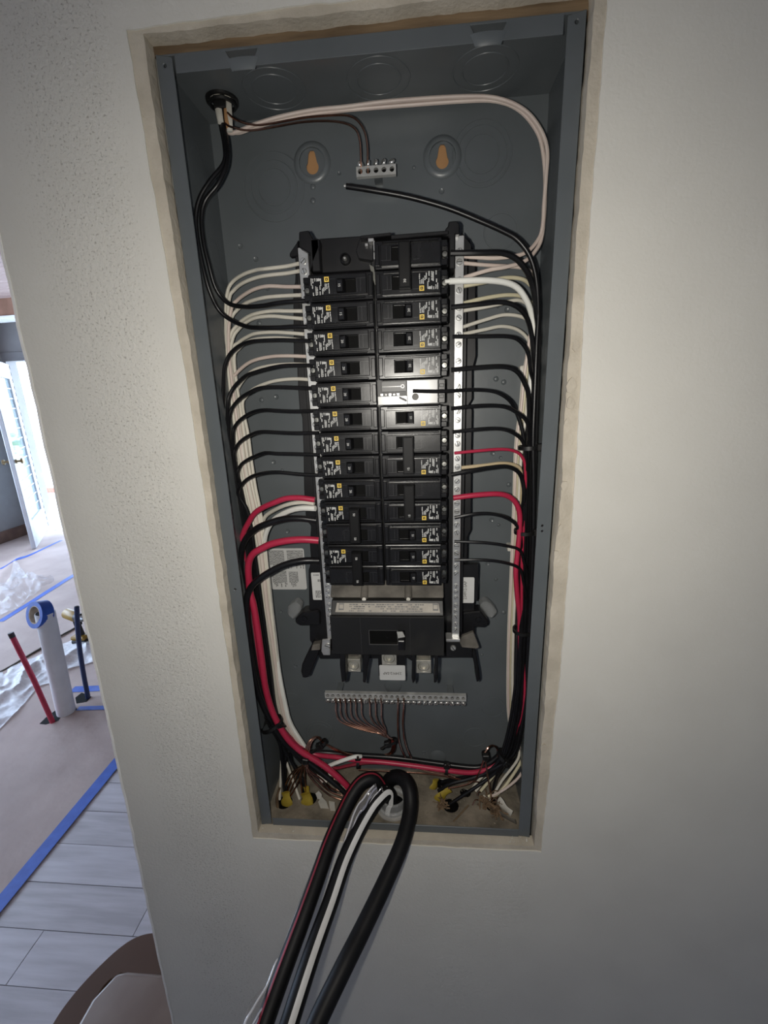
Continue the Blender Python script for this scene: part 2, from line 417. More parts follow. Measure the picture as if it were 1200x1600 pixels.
while y < 2.6:                                       # planks run along X
    x = -2.6 + rnd.uniform(-.8, 0)
    while x < .9:
        l = rnd.uniform(.5, 1.3); t = rnd.uniform(-.0012, 0)
        if x + l > -2.2:
            struct('floor_plank', MB().box(x + .0006, x + l - .0006, y + .0008, y + .1262, -.012, t - .0002), M_PLANK if rnd.random() < .6 else M_PLANK2, FLOOR, bevel=.0006)
        x += l
    y += .127; ri += 1
struct('wall_left', MB().box(X0 - .12, X0, YB, -.35, -.05, ZC).box(X0 - .12, X0, 3.7, YF, -.05, ZC).box(X0 - .12, X0, -.35, 3.7, -.05, .45).box(X0 - .12, X0, -.35, 3.7, 2.3, ZC), M_GREYW,
       label='grey painted wall beside the open glazed door')
wf = MB().box(X0 - .10, X0 - .04, -.35, 3.7, .45, .50).box(X0 - .10, X0 - .04, -.35, 3.7, 2.25, 2.30)
for yy_ in (-.35, .975, 2.325, 3.65): wf.box(X0 - .10, X0 - .04, yy_, yy_ + .05, .50, 2.25)
struct('added_window_1', wf, M_TRIMW, label='unseen white framed window added to the left wall for daylight')  # unseen window, added and sized to bring daylight into the room
portal((X0 - .02, 1.675, 1.375), (0, math.radians(-90), 0), 1.85, 4.05)
struct('wall_behind', MB().box(X0, X1, YB - .12, YB, -.05, ZC + .1), M_GREYW, label='wall behind the viewer')
struct('wall_right', MB().box(X1, X1 + .12, YB, YF, -.05, ZC + .1), M_GREYW, label='wall right of the panel wall')
DX0, DX1, DH = -4.60, -3.62, 2.06
struct('wall_far', MB().box(X0 - .12, DX0, YF, YF + .14, -.05, ZC + .3).box(DX1, X1 + .12, YF, YF + .14, -.05, ZC + .3).box(DX0, DX1, YF, YF + .14, DH, ZC + .3), M_GREYW,
       label='grey wall with the bright doorway')
portal(((DX0 + DX1) / 2, YF + .1, DH / 2), (math.radians(-90), 0, 0), DX1 - DX0, DH)
tr = MB().box(DX0 - .03, DX1 + .09, YF - .018, YF, DH, DH + .10)
struct('trim_2', tr, pm('grey_trim', (.25, .24, .24), None, 8, .6), label='grey header trim over the bright doorway', bevel=.003)
struct('baseboard_left', MB().box(X0, X0 + .015, 2.9, YF, -.012, .13), M_BASE, label='brown baseboard along the grey wall', bevel=.003)
# ceiling: boards under sloping rafters, rising towards the viewer
CE = struct('ceiling', MB().box(X0, X1, YB, YF, ZC + .02, ZC + .10), M_CEIL, label='pinkish board ceiling with rafters')
y = YF - .002
for i in range(26):
    struct('ceiling_board', MB().box(X0, -1.0, y - .098, y, ZC - .005, ZC + .019), M_CEIL, CE, bevel=.004); y -= .10
p = floor_at(2, 489, ZC - .12)
bm_ = MB().hexa([(X0, YF - .42, ZC - .17), (-2.5, YF - .62, ZC - .17), (-2.5, YF - .50, ZC - .17), (X0, YF - .30, ZC - .17)],
                [(X0, YF - .42, ZC), (-2.5, YF - .62, ZC), (-2.5, YF - .50, ZC), (X0, YF - .30, ZC)])
struct('rafter', bm_, M_BEAM, CE, bevel=.004)
bm_ = MB().hexa([(X0, YF - .44, ZC - .20), (-2.5, YF - .64, ZC - .20), (-2.5, YF - .46, ZC - .20), (X0, YF - .26, ZC - .20)],
                [(X0, YF - .44, ZC - .17), (-2.5, YF - .64, ZC - .17), (-2.5, YF - .46, ZC - .17), (X0, YF - .26, ZC - .17)])
struct('rafter_trim', bm_, M_TRIMW, CE, bevel=.003)
# outside the doorway
M_PATIO = pm('patio_concrete', (.62, .61, .58), (.72, .71, .68), 4, .85, bump=.2, bscale=40)
struct('patio', MB().box(-12, 3, YF + .14, 16, -.10, -.02), M_PATIO, label='pale sunlit patio beyond the doorway')
struct('added_shade_roof', MB().box(-6.6, -1.8, YF + .14, YF + 1.9, 2.42, 2.50), M_TRIMW, label='unseen roof added outside to shade the open door')  # out of view, added to keep sky light off the door leaf
BAND = pm('patio_joint', (.10, .09, .08), None, 10, .9)
# door leaf, opened into the room
hx, hy = DX0 + .01, YF - .01
nx, ny = -4.05, 3.76
dl = Vector((nx - hx, ny - hy, 0)); DW = dl.length; dl.normalize(); dn = Vector((-dl.y, dl.x, 0))
def dpt(u, d, z): return Vector((hx, hy, 0)) + dl * u + dn * d + Vector((0, 0, z))
def dbox(m, u0, u1, d0, d1, z0, z1):
    return m.hexa([dpt(u0, d0, z0), dpt(u1, d0, z0), dpt(u1, d1, z0), dpt(u0, d1, z0)], [dpt(u0, d0, z1), dpt(u1, d0, z1), dpt(u1, d1, z1), dpt(u0, d1, z1)])
M_LEAF = pm('door_paint', (.50, .50, .52), (.55, .55, .57), 8, .45)
leaf = struct('door_1', dbox(dbox(dbox(dbox(MB(), 0, .13, -.02, .02, .012, 2.03), DW - .13, DW, -.02, .02, .012, 2.03), .13, DW - .13, -.02, .02, .012, .30), .13, DW - .13, -.02, .02, 1.86, 2.03),
              M_LEAF, bevel=.004, label='white glazed door standing open into the room')
NP = 14
for i in range(NP):
    za = .30 + i * (1.56 / NP)
    struct('pane', dbox(MB(), .132, DW - .132, -.003, .003, za + .004, za + 1.56 / NP - .004), M_GLASS, leaf)
    if i: struct('glazing_bar', dbox(MB(), .13, DW - .13, -.008, .008, za - .005, za + .005), M_LEAF, leaf)
kn = MB()
for sgn in (-1, 1):
    c0 = dpt(DW - .065, sgn * .02, .98)
    kn.tube([c0, c0 + dn * sgn * .02], .024, 12); kn.tube([c0 + dn * sgn * .02, c0 + dn * sgn * .05], .011, 10)
    kn.tube([c0 + dn * sgn * .042, c0 + dn * sgn * .050, c0 + dn * sgn * .066, c0 + dn * sgn * .074], lambda t: (.018, .029, .029, .016)[min(3, int(t * 3 + .5))], 14)
struct('door_knob', kn, pm('aged_brass', (.30, .24, .14), (.38, .31, .19), 40, .3, 1.0), leaf, smooth=True)
hg = MB()
for i in range(26): dbox(hg, -.006, .002, -.024, .024, .05 + i * .077, .09 + i * .077)
struct('weather_strip', hg, pm('dark_strip', (.03, .03, .03), None, 20, .7), leaf)

# ================================================================== THINGS IN THE ROOM BEYOND
from mathutils import noise as mnoise
def fbm(x, y, s=1.0, o=0.0): return mnoise.noise(Vector((x * s + o, y * s - o, o * .37)))
# brown paper taped over the floor
def paper_z(x, y):
    r = math.exp(-((x + .55 * y + 2.05) / .045) ** 2) * .022 * max(0, min(1, (-1.22 - x) / .25))
    return .0025 + r + max(0, fbm(x, y, 2.2, 3)) * .012 * max(0, min(1, (-1.17 - x) / .2))
rows = []
for i in range(143):
    yy = -1.2 + i * .04
    rows.append([(xx, yy, paper_z(xx, yy)) for xx in [-1.10 - .04 * j for j in range(90)]])
paper = obj('floor_paper', MB().sheet(rows, .0022), M_KRAFT, smooth=True, label='brown kraft paper sheet covering the floor beyond the blue tape', cat='floor paper', recalc=False)
def cut(pts):
    return obj('cutout_shade', MB().plate([tuple(floor_at(x, y).xy) for x, y in pts], (), .0045, .0075, 'xy'), M_SLOTB, paper)  # dark plates on the paper, painted as the shade in cut holes
cut([(62, 1133), (72, 1123), (96, 1105), (102, 1112), (92, 1128), (72, 1134)]); cut([(118, 1092), (128, 1084), (143, 1090), (136, 1098), (120, 1101)])
cut([(100, 1112), (117, 1104), (121, 1110), (104, 1118)])
def tape(pa, pb, wd, label, zz=.0026, bend=0):
    a, b = Vector(pa), Vector(pb); d = (b - a).normalized(); nn = Vector((-d.y, d.x)) * wd / 2; m = MB(); k = 48
    for sgn in (0,):
        up = [[(*(a.lerp(b, i / k) + nn * s_), max(paper_z(*(a.lerp(b, i / k) + nn * s_)), .002) + zz - .0008) for s_ in (-1, -.3, .3, 1)] for i in range(k + 1)]
        m.sheet(up, .0009)
    return obj('blue_tape', m, M_BLUE, label=label, cat='tape', group='blue tape strips on the floor', recalc=False)
tape((-1.128, -.6), (-1.120, 1.32), .05, 'long straight blue tape strip between the grey planks and brown paper')
tape(floor_at(0, 890).xy, floor_at(96, 845).xy, .035, 'thin far blue tape strip on paper near the open door')
tape(floor_at(0, 972).xy, floor_at(122, 896).xy, .05, 'blue tape strip on paper beside the crumpled clear bag')
tape(floor_at(113, 1078).xy, floor_at(172, 1076).xy, .05, 'short blue tape piece behind the dark blue pipe')
tape(floor_at(122, 1109).xy, floor_at(172, 1107).xy, .03, 'short blue tape piece in front of the dark blue pipe')
# crumpled plastics
def crumple(name, top, bot, amp, mat, label, cat, nu=80, nv=36, seed=1, base=.008):
    tp = crom([floor_at(*q) for q in top], 10); bt = crom([floor_at(*q) for q in bot], 10)
    def samp(P, t):
        f = t * (len(P) - 1); i = min(int(f), len(P) - 2); return P[i].lerp(P[i + 1], f - i)
    rows = []
    for i in range(nu + 1):
        a, b = samp(tp, i / nu), samp(bt, i / nu); r = []
        for j in range(nv + 1):
            t = j / nv; q = a.lerp(b, t)
            h = max(0, 1 - 2.6 * abs(fbm(q.x + .4 * q.y, q.y * .8, 5, seed))) ** 1.6 + .5 * max(0, 1 - 2.6 * abs(fbm(q.x, q.y + .5 * q.x, 12, seed + 5)))
            r.append((q.x, q.y, base + amp * h * (math.sin(math.pi * min(max(t, .03), .97)) ** .5)))
        rows.append(r)
    return obj(name, MB().grid(rows), mat, smooth=True, label=label, cat=cat, recalc=False)
crumple('plastic_sheet', [(-20, 1060), (0, 1052), (30, 1038), (62, 1026), (90, 1012), (108, 1004), (128, 998), (152, 1003)],
        [(-20, 1160), (0, 1142), (30, 1112), (60, 1076), (84, 1068), (104, 1050), (126, 1042), (155, 1034)], .030, M_SHEET,
        'crumpled white plastic sheet on the floor behind the pipes', 'plastic sheet', seed=2)
crumple('plastic_bag', [(-30, 900), (0, 912), (15, 905), (24, 880), (34, 890), (48, 905), (70, 906), (86, 911)],
        [(-30, 985), (0, 966), (20, 957), (34, 948), (42, 938), (55, 930), (70, 922), (86, 913)], .085, M_BAG,
        'crumpled clear plastic bag lying on the blue tape', 'plastic bag', seed=9)
# pipe stubs standing out of the floor
yb = floor_at(104, 1114).y
pb = floor_at(104, 1114); pt = at(70, 957, yb); M_PVC = pm('white_pvc', (.74, .74, .76), (.80, .80, .82), 20, .4)
pv = thing('pvc_pipe', 'white plastic drain pipe standing up through cut paper', 'pipe', pb)
prof = [pb.lerp(pt, t) for t in (0, .3, .7, 1)]
obj('pipe_wall', MB().tube(prof, .041, 24), M_PVC, pv, smooth=True)
ax = (pt - pb).normalized(); obj('pipe_bore', MB().cyl(pt + ax * .0005, pt + ax * .001, .036, 20), M_HOLE, pv)
rc = at(63, 961, yb) + ax * .005; rx = Vector((-.30, -.90, .30)).normalized()
tr_ = thing('tape_roll', 'roll of blue tape hung over the top of the white pipe', 'tape roll', rc - Vector((0, 0, .06)))
rm = MB(); side = rx.cross(Vector((0, 0, 1))).normalized(); up_ = side.cross(rx)
def ring(m, ro, ri_, h0, h1, n=28):
    vs = []
    for h, r in ((h0, ri_), (h0, ro), (h1, ro), (h1, ri_)):
        vs += [rc + rx * h + (side * math.cos(2 * math.pi * j / n) + up_ * math.sin(2 * math.pi * j / n)) * r for j in range(n)]
    fs = []
    for a in range(4):
        b = (a + 1) % 4
        fs += [(a * n + j, a * n + (j + 1) % n, b * n + (j + 1) % n, b * n + j) for j in range(n)]
    return m.add(vs, fs)
obj('tape_winding', ring(rm, .064, .043, -.026, .026), M_BLUE, tr_, smooth=True)
obj('tape_core', ring(MB(), .0428, .039, -.0255, .0255), pm('card_core', (.45, .36, .27), (.55, .45, .34), 40, .8), tr_, smooth=True)
rb = floor_at(83, 1130); r2 = at(17, 990, rb.y)
M_REDP = pm('red_pex', (.50, .03, .07), (.58, .05, .10), 20, .4)
rp_ = thing('red_pipe', 'slim red plastic water pipe leaning left out of the floor', 'pipe', rb)
obj('pipe_wall', MB().tube([rb, rb.lerp(r2, .5) + Vector((.006, 0, 0)), r2], .0115, 12), M_REDP, rp_, smooth=True)
d_ = (r2 - rb).normalized(); obj('pipe_end', MB().cyl(r2 - d_ * .02, r2 + d_ * .004, .0122, 12), pm('dark_band', (.05, .04, .04), None, 20, .6), rp_, smooth=True)
bb = floor_at(138, 1092)
bp_ = thing('blue_pipe', 'thin dark blue plastic pipe rising beside the cordless drill', 'pipe', bb)
bpts = crom([bb, at(130, 1050, bb.y), at(124, 1010, bb.y), at(121, 975, bb.y), at(120, 948, bb.y)], 6)
obj('pipe_wall', MB().tube(bpts, .0115, 12), pm('dark_blue_pex', (.018, .035, .10), (.03, .05, .14), 20, .4), bp_, smooth=True)
obj('pipe_end', MB().cyl(bpts[-1], bpts[-1] + Vector((0, 0, .002)), .008, 12), M_HOLE, bp_)
# cordless drill standing on its battery
db = floor_at(129, 1004); M_DY = pm('drill_yellow', (.26, .15, .012), (.32, .19, .02), 30, .45); M_DB = pm('drill_black', (.012, .012, .013), (.02, .02, .021), 30, .5)
dr = thing('cordless_drill', 'yellow and black cordless drill standing on its battery', 'drill', db)
obj('battery', MB().box(db.x - .045, db.x + .055, db.y - .04, db.y + .04, .008, .034), M_DB, dr, bevel=.006)
obj('battery_cap', MB().box(db.x - .047, db.x + .050, db.y - .041, db.y + .041, .0345, .062), M_DY, dr, bevel=.008)
obj('grip', MB().tube([db + Vector((.005, 0, .06)), db + Vector((.0, 0, .10)), db + Vector((-.008, 0, .15)), db + Vector((-.012, 0, .18))], lambda t: .021 - .003 * t, 12), M_DB, dr, smooth=True)
obj('trigger', MB().box(db.x + .012, db.x + .028, db.y - .008, db.y + .008, .135, .16), M_DB, dr, bevel=.003)
hc = db + Vector((-.02, 0, .205))
obj('motor_housing', MB().tube([hc + Vector((-.065, .02, 0)), hc + Vector((-.055, .017, 0)), hc + Vector((.03, -.02, 0)), hc + Vector((.05, -.028, 0))], lambda t: .026 if t < .1 else .034 if t < .8 else .029, 16), M_DY, dr, smooth=True)
obj('gear_collar', MB().tube([hc + Vector((.05, -.028, 0)), hc + Vector((.085, -.042, 0))], .029, 16), M_DB, dr, smooth=True)
obj('chuck', MB().tube([hc + Vector((.085, -.042, 0)), hc + Vector((.11, -.053, 0)), hc + Vector((.128, -.06, 0))], lambda t: .022 - .008 * t, 14), pm('chuck_steel', (.12, .12, .12), (.2, .2, .2), 60, .35, .8), dr, smooth=True)
cpts = crom([floor_at(x, y, .010) for x, y in ((-25, 1062), (0, 1050), (22, 1038), (48, 1022), (72, 1008), (92, 995), (112, 984), (122, 978))], 6)
obj('extension_cord', MB().tube(cpts, .006, 8), pm('cord_olive', (.10, .09, .07), None, 30, .5), smooth=True, label='dark cord running across the brown paper behind the pipes', cat='cord')
# low seat with a horseshoe rim, cut off by the wall's edge
SZ = .20
st = thing('low_stool', 'dark brown rounded stool rim around a grey-brown seat beside the wall edge', 'stool', (-.415, .09, 0))
def hs(o):      # horseshoe outlines at rim height
    if o: return [(-.604, -.10), (-.604, .10), (-.598, .16), (-.575, .216), (-.543, .264), (-.508, .289), (-.460, .2975), (-.370, .2975), (-.322, .289), (-.287, .264), (-.255, .216), (-.232, .16), (-.226, .10), (-.226, -.10)]
    return [(-.292, -.10), (-.292, .16), (-.316, .207), (-.340, .2125), (-.490, .2125), (-.514, .207), (-.538, .16), (-.548, -.10)]
M_BRN = pm('dark_brown_wood', (.080, .040, .022), (.090, .046, .027), 6, .6, spec=.3)
rim = [floor_at(x, y, SZ).xy for x, y in ()]
oc = [tuple(p.xy) for p in crom([(x, y, 0) for x, y in hs(1)], 6)]; ic = [tuple(p.xy) for p in crom([(x, y, 0) for x, y in hs(0)], 4)]
obj('rim', MB().plate(oc + ic, (), SZ - .035, SZ, 'xy'), M_BRN, st, bevel=.002)
seat = [(-.289, -.10), (-.289, .161), (-.314, .210), (-.338, .2155), (-.492, .2155), (-.516, .210), (-.541, .161), (-.551, -.10)]
obj('seat', MB().plate(seat, (), SZ - .03, SZ + .008, 'xy'), pm('grey_brown_seat', (.15, .105, .08), (.21, .16, .128), 7, .36, spec=.6), st, bevel=.010, seg=4, smooth=True)
for lx, ly in ((-.57, -.08), (-.26, -.08), (-.55, .18), (-.28, .18)):
    obj('leg', MB().tube([(lx, ly, 0), (lx, ly, SZ - .045)], lambda t: .013 + .004 * t, 12), M_BRN, st, smooth=True)
# outside
rnd = random.Random(3)
sh = thing('garden_shrub', 'sunlit green shrub outside the bright doorway', 'shrub', (-6.9, 9.6, 0))
obj('stem', MB().tube([(-6.9, 9.6, -.02), (-6.88, 9.6, .3), (-6.95, 9.55, .55)], lambda t: .03 - .012 * t, 8), M_WOOD, sh)
lf = MB()
for i in range(420):
    th, ph, r = rnd.uniform(0, 6.28), rnd.uniform(-.6, 1.5), rnd.uniform(.25, .55)
    c = Vector((-6.9 + r * 1.5 * math.cos(th) * math.cos(ph), 9.6 + r * math.sin(th) * math.cos(ph), .55 + r * .9 * math.sin(ph)))
    a = Vector((rnd.uniform(-1, 1), rnd.uniform(-1, 1), rnd.uniform(-1, 1))).normalized() * .06; b = a.cross(Vector((rnd.uniform(-1, 1), rnd.uniform(-1, 1), .3))).normalized() * .025
    lf.add([c - a, c + b, c + a, c - b], [(0, 1, 2, 3)])
obj('foliage', lf, pm('leaf_green', (.10, .22, .03), (.22, .36, .06), 20, .6), sh, recalc=False)
pb2 = floor_at(86, 769, -.02)
obj('brick', MB().box(pb2.x - .12, pb2.x + .10, pb2.y - .05, pb2.y + .05, -.02, .07), pm('red_brick', (.40, .10, .07), (.5, .15, .1), 30, .85, bump=.4), bevel=.004,
    label='loose red brick on the pale patio outside', cat='brick')
ps = floor_at(88, 778, -.02)
obj('grey_paver', MB().box(ps.x - .14, ps.x + .10, ps.y - .06, ps.y + .05, -.02, .03), pm('grey_paver', (.28, .27, .30), (.36, .35, .38), 30, .85, bump=.4), bevel=.004,
    label='small grey paver lying before the red brick outside', cat='paver')

# ================================================================== THE METAL BOX
W, H, D = .362, .860, .100
box = thing('panel_box', 'grey metal electrical panel box recessed in the plaster wall', 'panel box', (W / 2, D / 2, B))
def keyhole(cx, cz):
    o = []
    for i in range(13):
        a = math.radians(140 + 260 * i / 12); o.append((cx + .0068 * math.cos(a), cz - .004 + .0068 * math.sin(a)))
    return o + [(cx + .0036, cz + .009), (cx + .002, cz + .0115), (cx - .002, cz + .0115), (cx - .0036, cz + .009)]
kA, kB, kC, kD = at(488, 255, .099), at(691, 246, .099), at(614, 1071, .099), at(684, 1183, .099)
bpn = MB().box(0, W, .0985, .100, B, B + .75)
bpn.plate([(0, B + .75), (W / 2, B + .75), (W / 2, B + H), (0, B + H)], [keyhole(kA.x, kA.z)], .0985, .100)
kb_ = [(2 * kB.x - x, z) for x, z in keyhole(kB.x, kB.z)][::-1]
bpn.plate([(W / 2, B + .75), (W, B + .75), (W, B + H), (W / 2, B + H)], [kb_], .0985, .100)
obj('back_panel', bpn, M_BOX, box)
for k_ in (kA, kB):
    obj('wood_backing', MB().box(k_.x - .02, k_.x + .02, .1012, .105, k_.z - .02, k_.z + .02), M_KEY, box)
for k_ in (kA, kB, kC, kD):
    obj('embossed_dish', MB().lathe([(.0205, .0985), (.0195, .0972), (.0150, .0955), (.0140, .0958), (.0138, .0985)] if k_ in (kA, kB) else [(.013, .0985), (.010, .0965), (.004, .0960), (0, .0960)], 28, (k_.x, 0, k_.z)), M_BOX, box, smooth=True)
obj('side_panel', MB().box(0, .0015, .0015, .0985, B, B + H), M_BOX, box)
obj('side_panel', MB().box(W - .0015, W, .0015, .0985, B, B + H), M_BOX, box)
connX = .030
obj('top_panel', MB().plate([(.0015, .0015), (W - .0015, .0015), (W - .0015, .0985), (.0015, .0985)], [circ(connX + .002, .062, .0135, 20)], B + H - .0015, B + H, 'xy'), M_BOX, box)
holes = [(.022, .034, .0125), (.057, .041, .0125), (.180, .036, .0205), (.251, .076, .0095), (.262, .040, .0125), (.322, .043, .0125), (.285, .062, .008)]
obj('bottom_panel', MB().plate([(.0015, .0015), (W - .0015, .0015), (W - .0015, .0985), (.0015, .0985)], [circ(a, b, r, 22) for a, b, r in holes], B, B + .0015, 'xy'), M_DUST, box, label='dusty beige floor of the box')
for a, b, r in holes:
    obj('hole_shade_disc', MB().cyl((a, b, B - .004), (a, b, B - .0035), r + .002, 20), M_SLOTB, box)  # black disc stands for the shade in the cavity below
    if r > .012: obj('rusty_rim', MB().lathe([(r - .001, B + .0005), (r - .001, B + .0022), (r + .0012, B + .0022), (r + .0016, B + .0014)], 22, (a, b, 0), 'z'), M_DUST, box)
FW = .0145
obj('side_flange', MB().plate([(0, B), (FW, B + .003), (FW, B + H - .003), (0, B + H)], [circ(.0072, B + .8515, .0016, 10), circ(.0072, B + .3545, .0014, 8)], 0, .0015), M_BOX, box, bevel=.0004)
obj('side_flange', MB().plate([(W - FW, B + .003), (W, B), (W, B + H), (W - FW, B + H - .003)], [circ(W - .0072, B + .8525, .0016, 10), circ(W - .009, B + .4285, .0014, 8), circ(W - .0088, B + .4225, .0013, 8)], 0, .0015), M_BOX, box, bevel=.0004)
def dcut(xa, xb):      # D-shaped slot in the top flange
    zt, zb = B + .8574, B + .8500; o = [(xa, zt)]; o = [(xb, zt)]
    for i in range(9):
        t = i / 8; o.append((xb - .0035 - (xb - xa - .007) * t, zb - (0 if 0 < i < 8 else -.0012)))
    return o + [(xa, zt)]
TF = (B + .8455, B + .8592); tabs = ((.0625, .0910), (.2700, .2995))
obj('top_flange', MB().plate([(.0166, TF[0]), (.3447, TF[0]), (.3447, TF[1]), (.0166, TF[1])], [dcut(*t) for t in tabs], 0.0003, .0018), M_BOX, box, bevel=.0003)
for xa, xb in tabs:
    n = 12; rows = []
    for k_, (ins, dz, dy) in enumerate(((.0000, .8508, -.0026), (.0008, .8492, -.0026), (.0030, .8455, -.0020), (.0042, .8430, -.0006))):
        rows.append([(xa + ins + (xb - xa - 2 * ins) * j / n, dy * min(1, 1.0 * math.sin(math.pi * j / n) ** .45 if 0 < j < n else .05), B + dz) for j in range(n + 1)])
    m2 = MB().grid(rows); m2.grid([[Vector(p) + Vector((0, .0010, 0)) for p in r] for r in rows])
    obj('hook_lip', m2, M_BOX, box, smooth=True)
obj('bottom_flange', MB().box(.0160, W - .0142, .0003, .0018, B + .0, B + .0118), M_BOX, box, bevel=.0004)
# knockouts
def kring(r, t=.0007):
    m = MB(); n = 32
    return m.lathe([(r - t, 0), (r - t * .6, -.0006), (r + t * .6, -.0006), (r + t, 0), (r - t, .0001)], n)
KR = {}
def knock(loc, r, axis):
    if r not in KR:
        o = obj('knockout_ring', kring(r), M_BOX, box, smooth=True); KR[r] = o
    else:
        o = bpy.data.objects.new('knockout_ring', KR[r].data); COL.objects.link(o); o.parent = box
    # ring meshes are centred on the box origin offset; place them
    o.location = (0, 0, 0)
    base = Vector(loc)
    R_ = {'y': Euler((0, 0, 0)), 'x-': Euler((0, 0, math.radians(90))), 'x+': Euler((0, 0, math.radians(-90))), 'z': Euler((math.radians(90), 0, 0))}[axis].to_matrix()
    o.rotation_euler = R_.to_euler()
    o.location = base - WL[box] + R_ @ WL[box]
for (x, y), rs in (((753, 240), (.031, .026, .018)), ((428, 292), (.034, .026, .018)), ((782, 362), (.018,)), ((770, 1105), (.0165,)), ((742, 1152), (.0165,)), ((500, 1146), (.022, .017)), ((456, 1094), (.012,))):
    c_ = at(x, y, .0985)
    for r in rs: knock(c_, r, 'y')
for x in (.088, .190, .290):
    for r in (.030, .021): knock((x, .055, B + H - .0015), r, 'z')
zz = B + .74
while zz > B + .30:
    knock((.0015, .028, zz), .011, 'x+'); knock((.0015, .072, zz - .012), .011, 'x+'); knock((W - .0015, .050, zz), .012, 'x-'); zz -= .0268
for r in (.020, .014): knock((.0015, .055, B + .802), r, 'x+')
dm = None
for x, y in ((409, 625), (432, 620), (428, 722), (441, 735), (428, 800), (437, 814), (450, 830), (405, 505), (418, 450), (400, 405), (376, 385), (489, 292), (489, 314), (690, 274), (690, 299), (530, 271), (647, 262),
             (778, 479), (792, 484), (787, 597), (775, 592), (782, 715), (770, 708), (795, 757), (768, 812), (779, 820), (762, 880), (775, 905), (787, 957), (462, 1040), (440, 955), (753, 1023), (662, 1176)):
    c_ = at(x, y, .0985); r = .0022 if (x + y) % 3 else .0015
    o = obj('dimple', MB().lathe([(r * 1.5, .0985), (r, .0972), (r * .5, .0968), (0, .0968)] if (x % 2) else [(r * 1.4, .0986), (r * 1.1, .0974), (r * .7, .0978), (0, .0980)], 12, (c_.x, 0, c_.z)), M_BOX, box, smooth=True)
def pan_screw(m, c, r=.0032, axis='y', n=14):
    return m.lathe([(r, 0), (r * .95, -.0008), (r * .6, -.0016), (0, -.0018)], n, c, axis)
c_ = at_x(289, 209, .0016)
obj('box_screw', MB().lathe([(.0030, 0), (.0028, .0012), (.0012, .0020), (0, .002)], 12, (.0016, .012, c_.z), 'x'), M_SCR, box, smooth=True)
obj('box_screw', MB().lathe([(.0026, 0), (.0024, .0010), (0, .0014)], 12, (.0016, .010, at_x(411, 1156, .0016).z), 'x'), M_SCR, box, smooth=True)

# ------------------------------------------------------------------ stickers
def sticker(name, label, x0, x1, z0, z1, y, rad=.003):
    t = thing(name, label, 'sticker', ((x0 + x1) / 2, y, z0))
    obj('paper', MB().plate(rrect(x0, x1, z0, z1, rad), (), y - .0003, y), M_STICK, t); return t
def fine_print(m, x0, x1, z0, z1, y, vertical, seed, pitch=.0016, gap=.30, lim=1.0):
    """rows of tiny unreadable characters"""
    rn = random.Random(seed); u = 0; span = (x1 - x0) if vertical else (z1 - z0); run = (z1 - z0) if vertical else (x1 - x0)
    while u + pitch * .6 < span:
        s = 0; end = run * (rn.uniform(.72, 1.0) * lim)
        while s < end:
            l = rn.uniform(.0007, .0028)
            if s + l > end: break
            a0, a1 = u, u + pitch * (1 - gap)
            if vertical: m.box(x0 + a0, x0 + a1, y - .0002, y, z1 - s - l, z1 - s)
            else: m.box(x0 + s, x0 + s + l, y - .0002, y, z1 - a1, z1 - a0)
            s += l + rn.uniform(.0004, .0009)
        u += pitch
    return m
a_, b_ = at(421, 857, .0982), at(478, 921, .0982)
sk = sticker('instruction_sticker', 'large white instruction sticker of dense small print on the back panel', .0135, .0645, b_.z, a_.z, .0984)
zc_ = a_.z - (a_.z - b_.z) * .53
m2 = MB()
for (xa, xb, za, zb_, sd) in ((.0155, .0375, zc_ + .001, a_.z - .003, 1), (.0405, .0630, zc_ + .001, a_.z - .003, 2), (.0165, .0385, b_.z + .003, zc_ - .001, 3), (.0405, .0540, b_.z + .003, zc_ - .002, 4)):
    fine_print(m2, xa, xb, za, zb_, .0981, True, sd, .0019)
obj('fine_print', m2, M_INKG, sk)
bs_ = thing('side_sticker', 'narrow speckled beige sticker on the left inside wall of the box', 'sticker', (.002, .03, B + .36))
zt, zb_ = at_x(364, 785, .0017).z, at_x(378, 895, .0017).z
obj('paper', MB().plate([(.006, zb_), (.030, zb_), (.030, zt), (.006, zt)], (), .0016, .0019, 'yz'), pm('speckled_label', (.30, .27, .25), (.52, .48, .45), 420, .7, lo=.45, hi=.55), bs_)

# ================================================================== BREAKER BASE, TERMINAL BARS
YP = .055
base = thing('breaker_base', 'black moulded plastic base carrying the two columns of breakers', 'breaker base', (.185, .06, B + .24))
lp = [(470, 378), (462, 392), (461, 440), (458, 452), (459, 566), (464, 570), (466, 612), (468, 640), (472, 652), (474, 700), (475, 764), (478, 812), (486, 822), (484, 850), (486, 876), (482, 892), (484, 1000), (500, 1030)]
rp2 = [(714, 1028), (742, 1000), (741, 895), (730, 880), (731, 838), (736, 828), (737, 700), (738, 640), (733, 632), (738, 624), (738, 580), (744, 556), (743, 400), (733, 372)]
ol = [at(x, y, YP) for x, y in lp] + [at(x, y, YP) for x, y in rp2]
obj('pan', MB().plate([(p.x, p.z) for p in ol], (), YP, .062), M_BLKM, base, bevel=.0008)
obj('mid_rail', MB().box(.1185, .2465, .040, .0549, B + .352, B + .712).box(.178, .187, .030, .040, B + .352, B + .712), M_BLKM, base, bevel=.001)
obj('standoff_wall', MB().box(.1002, .1035, .036, .0549, B + .28, B + .712).box(.2712, .2745, .036, .0549, B + .28, B + .712), M_BLKM, base, bevel=.0006)
for x in (.16, .21):
    for z in (.40, .62): obj('standoff', MB().cyl((x, .062, B + z), (x, .0985, B + z), .006, 10), M_BLKM, base)
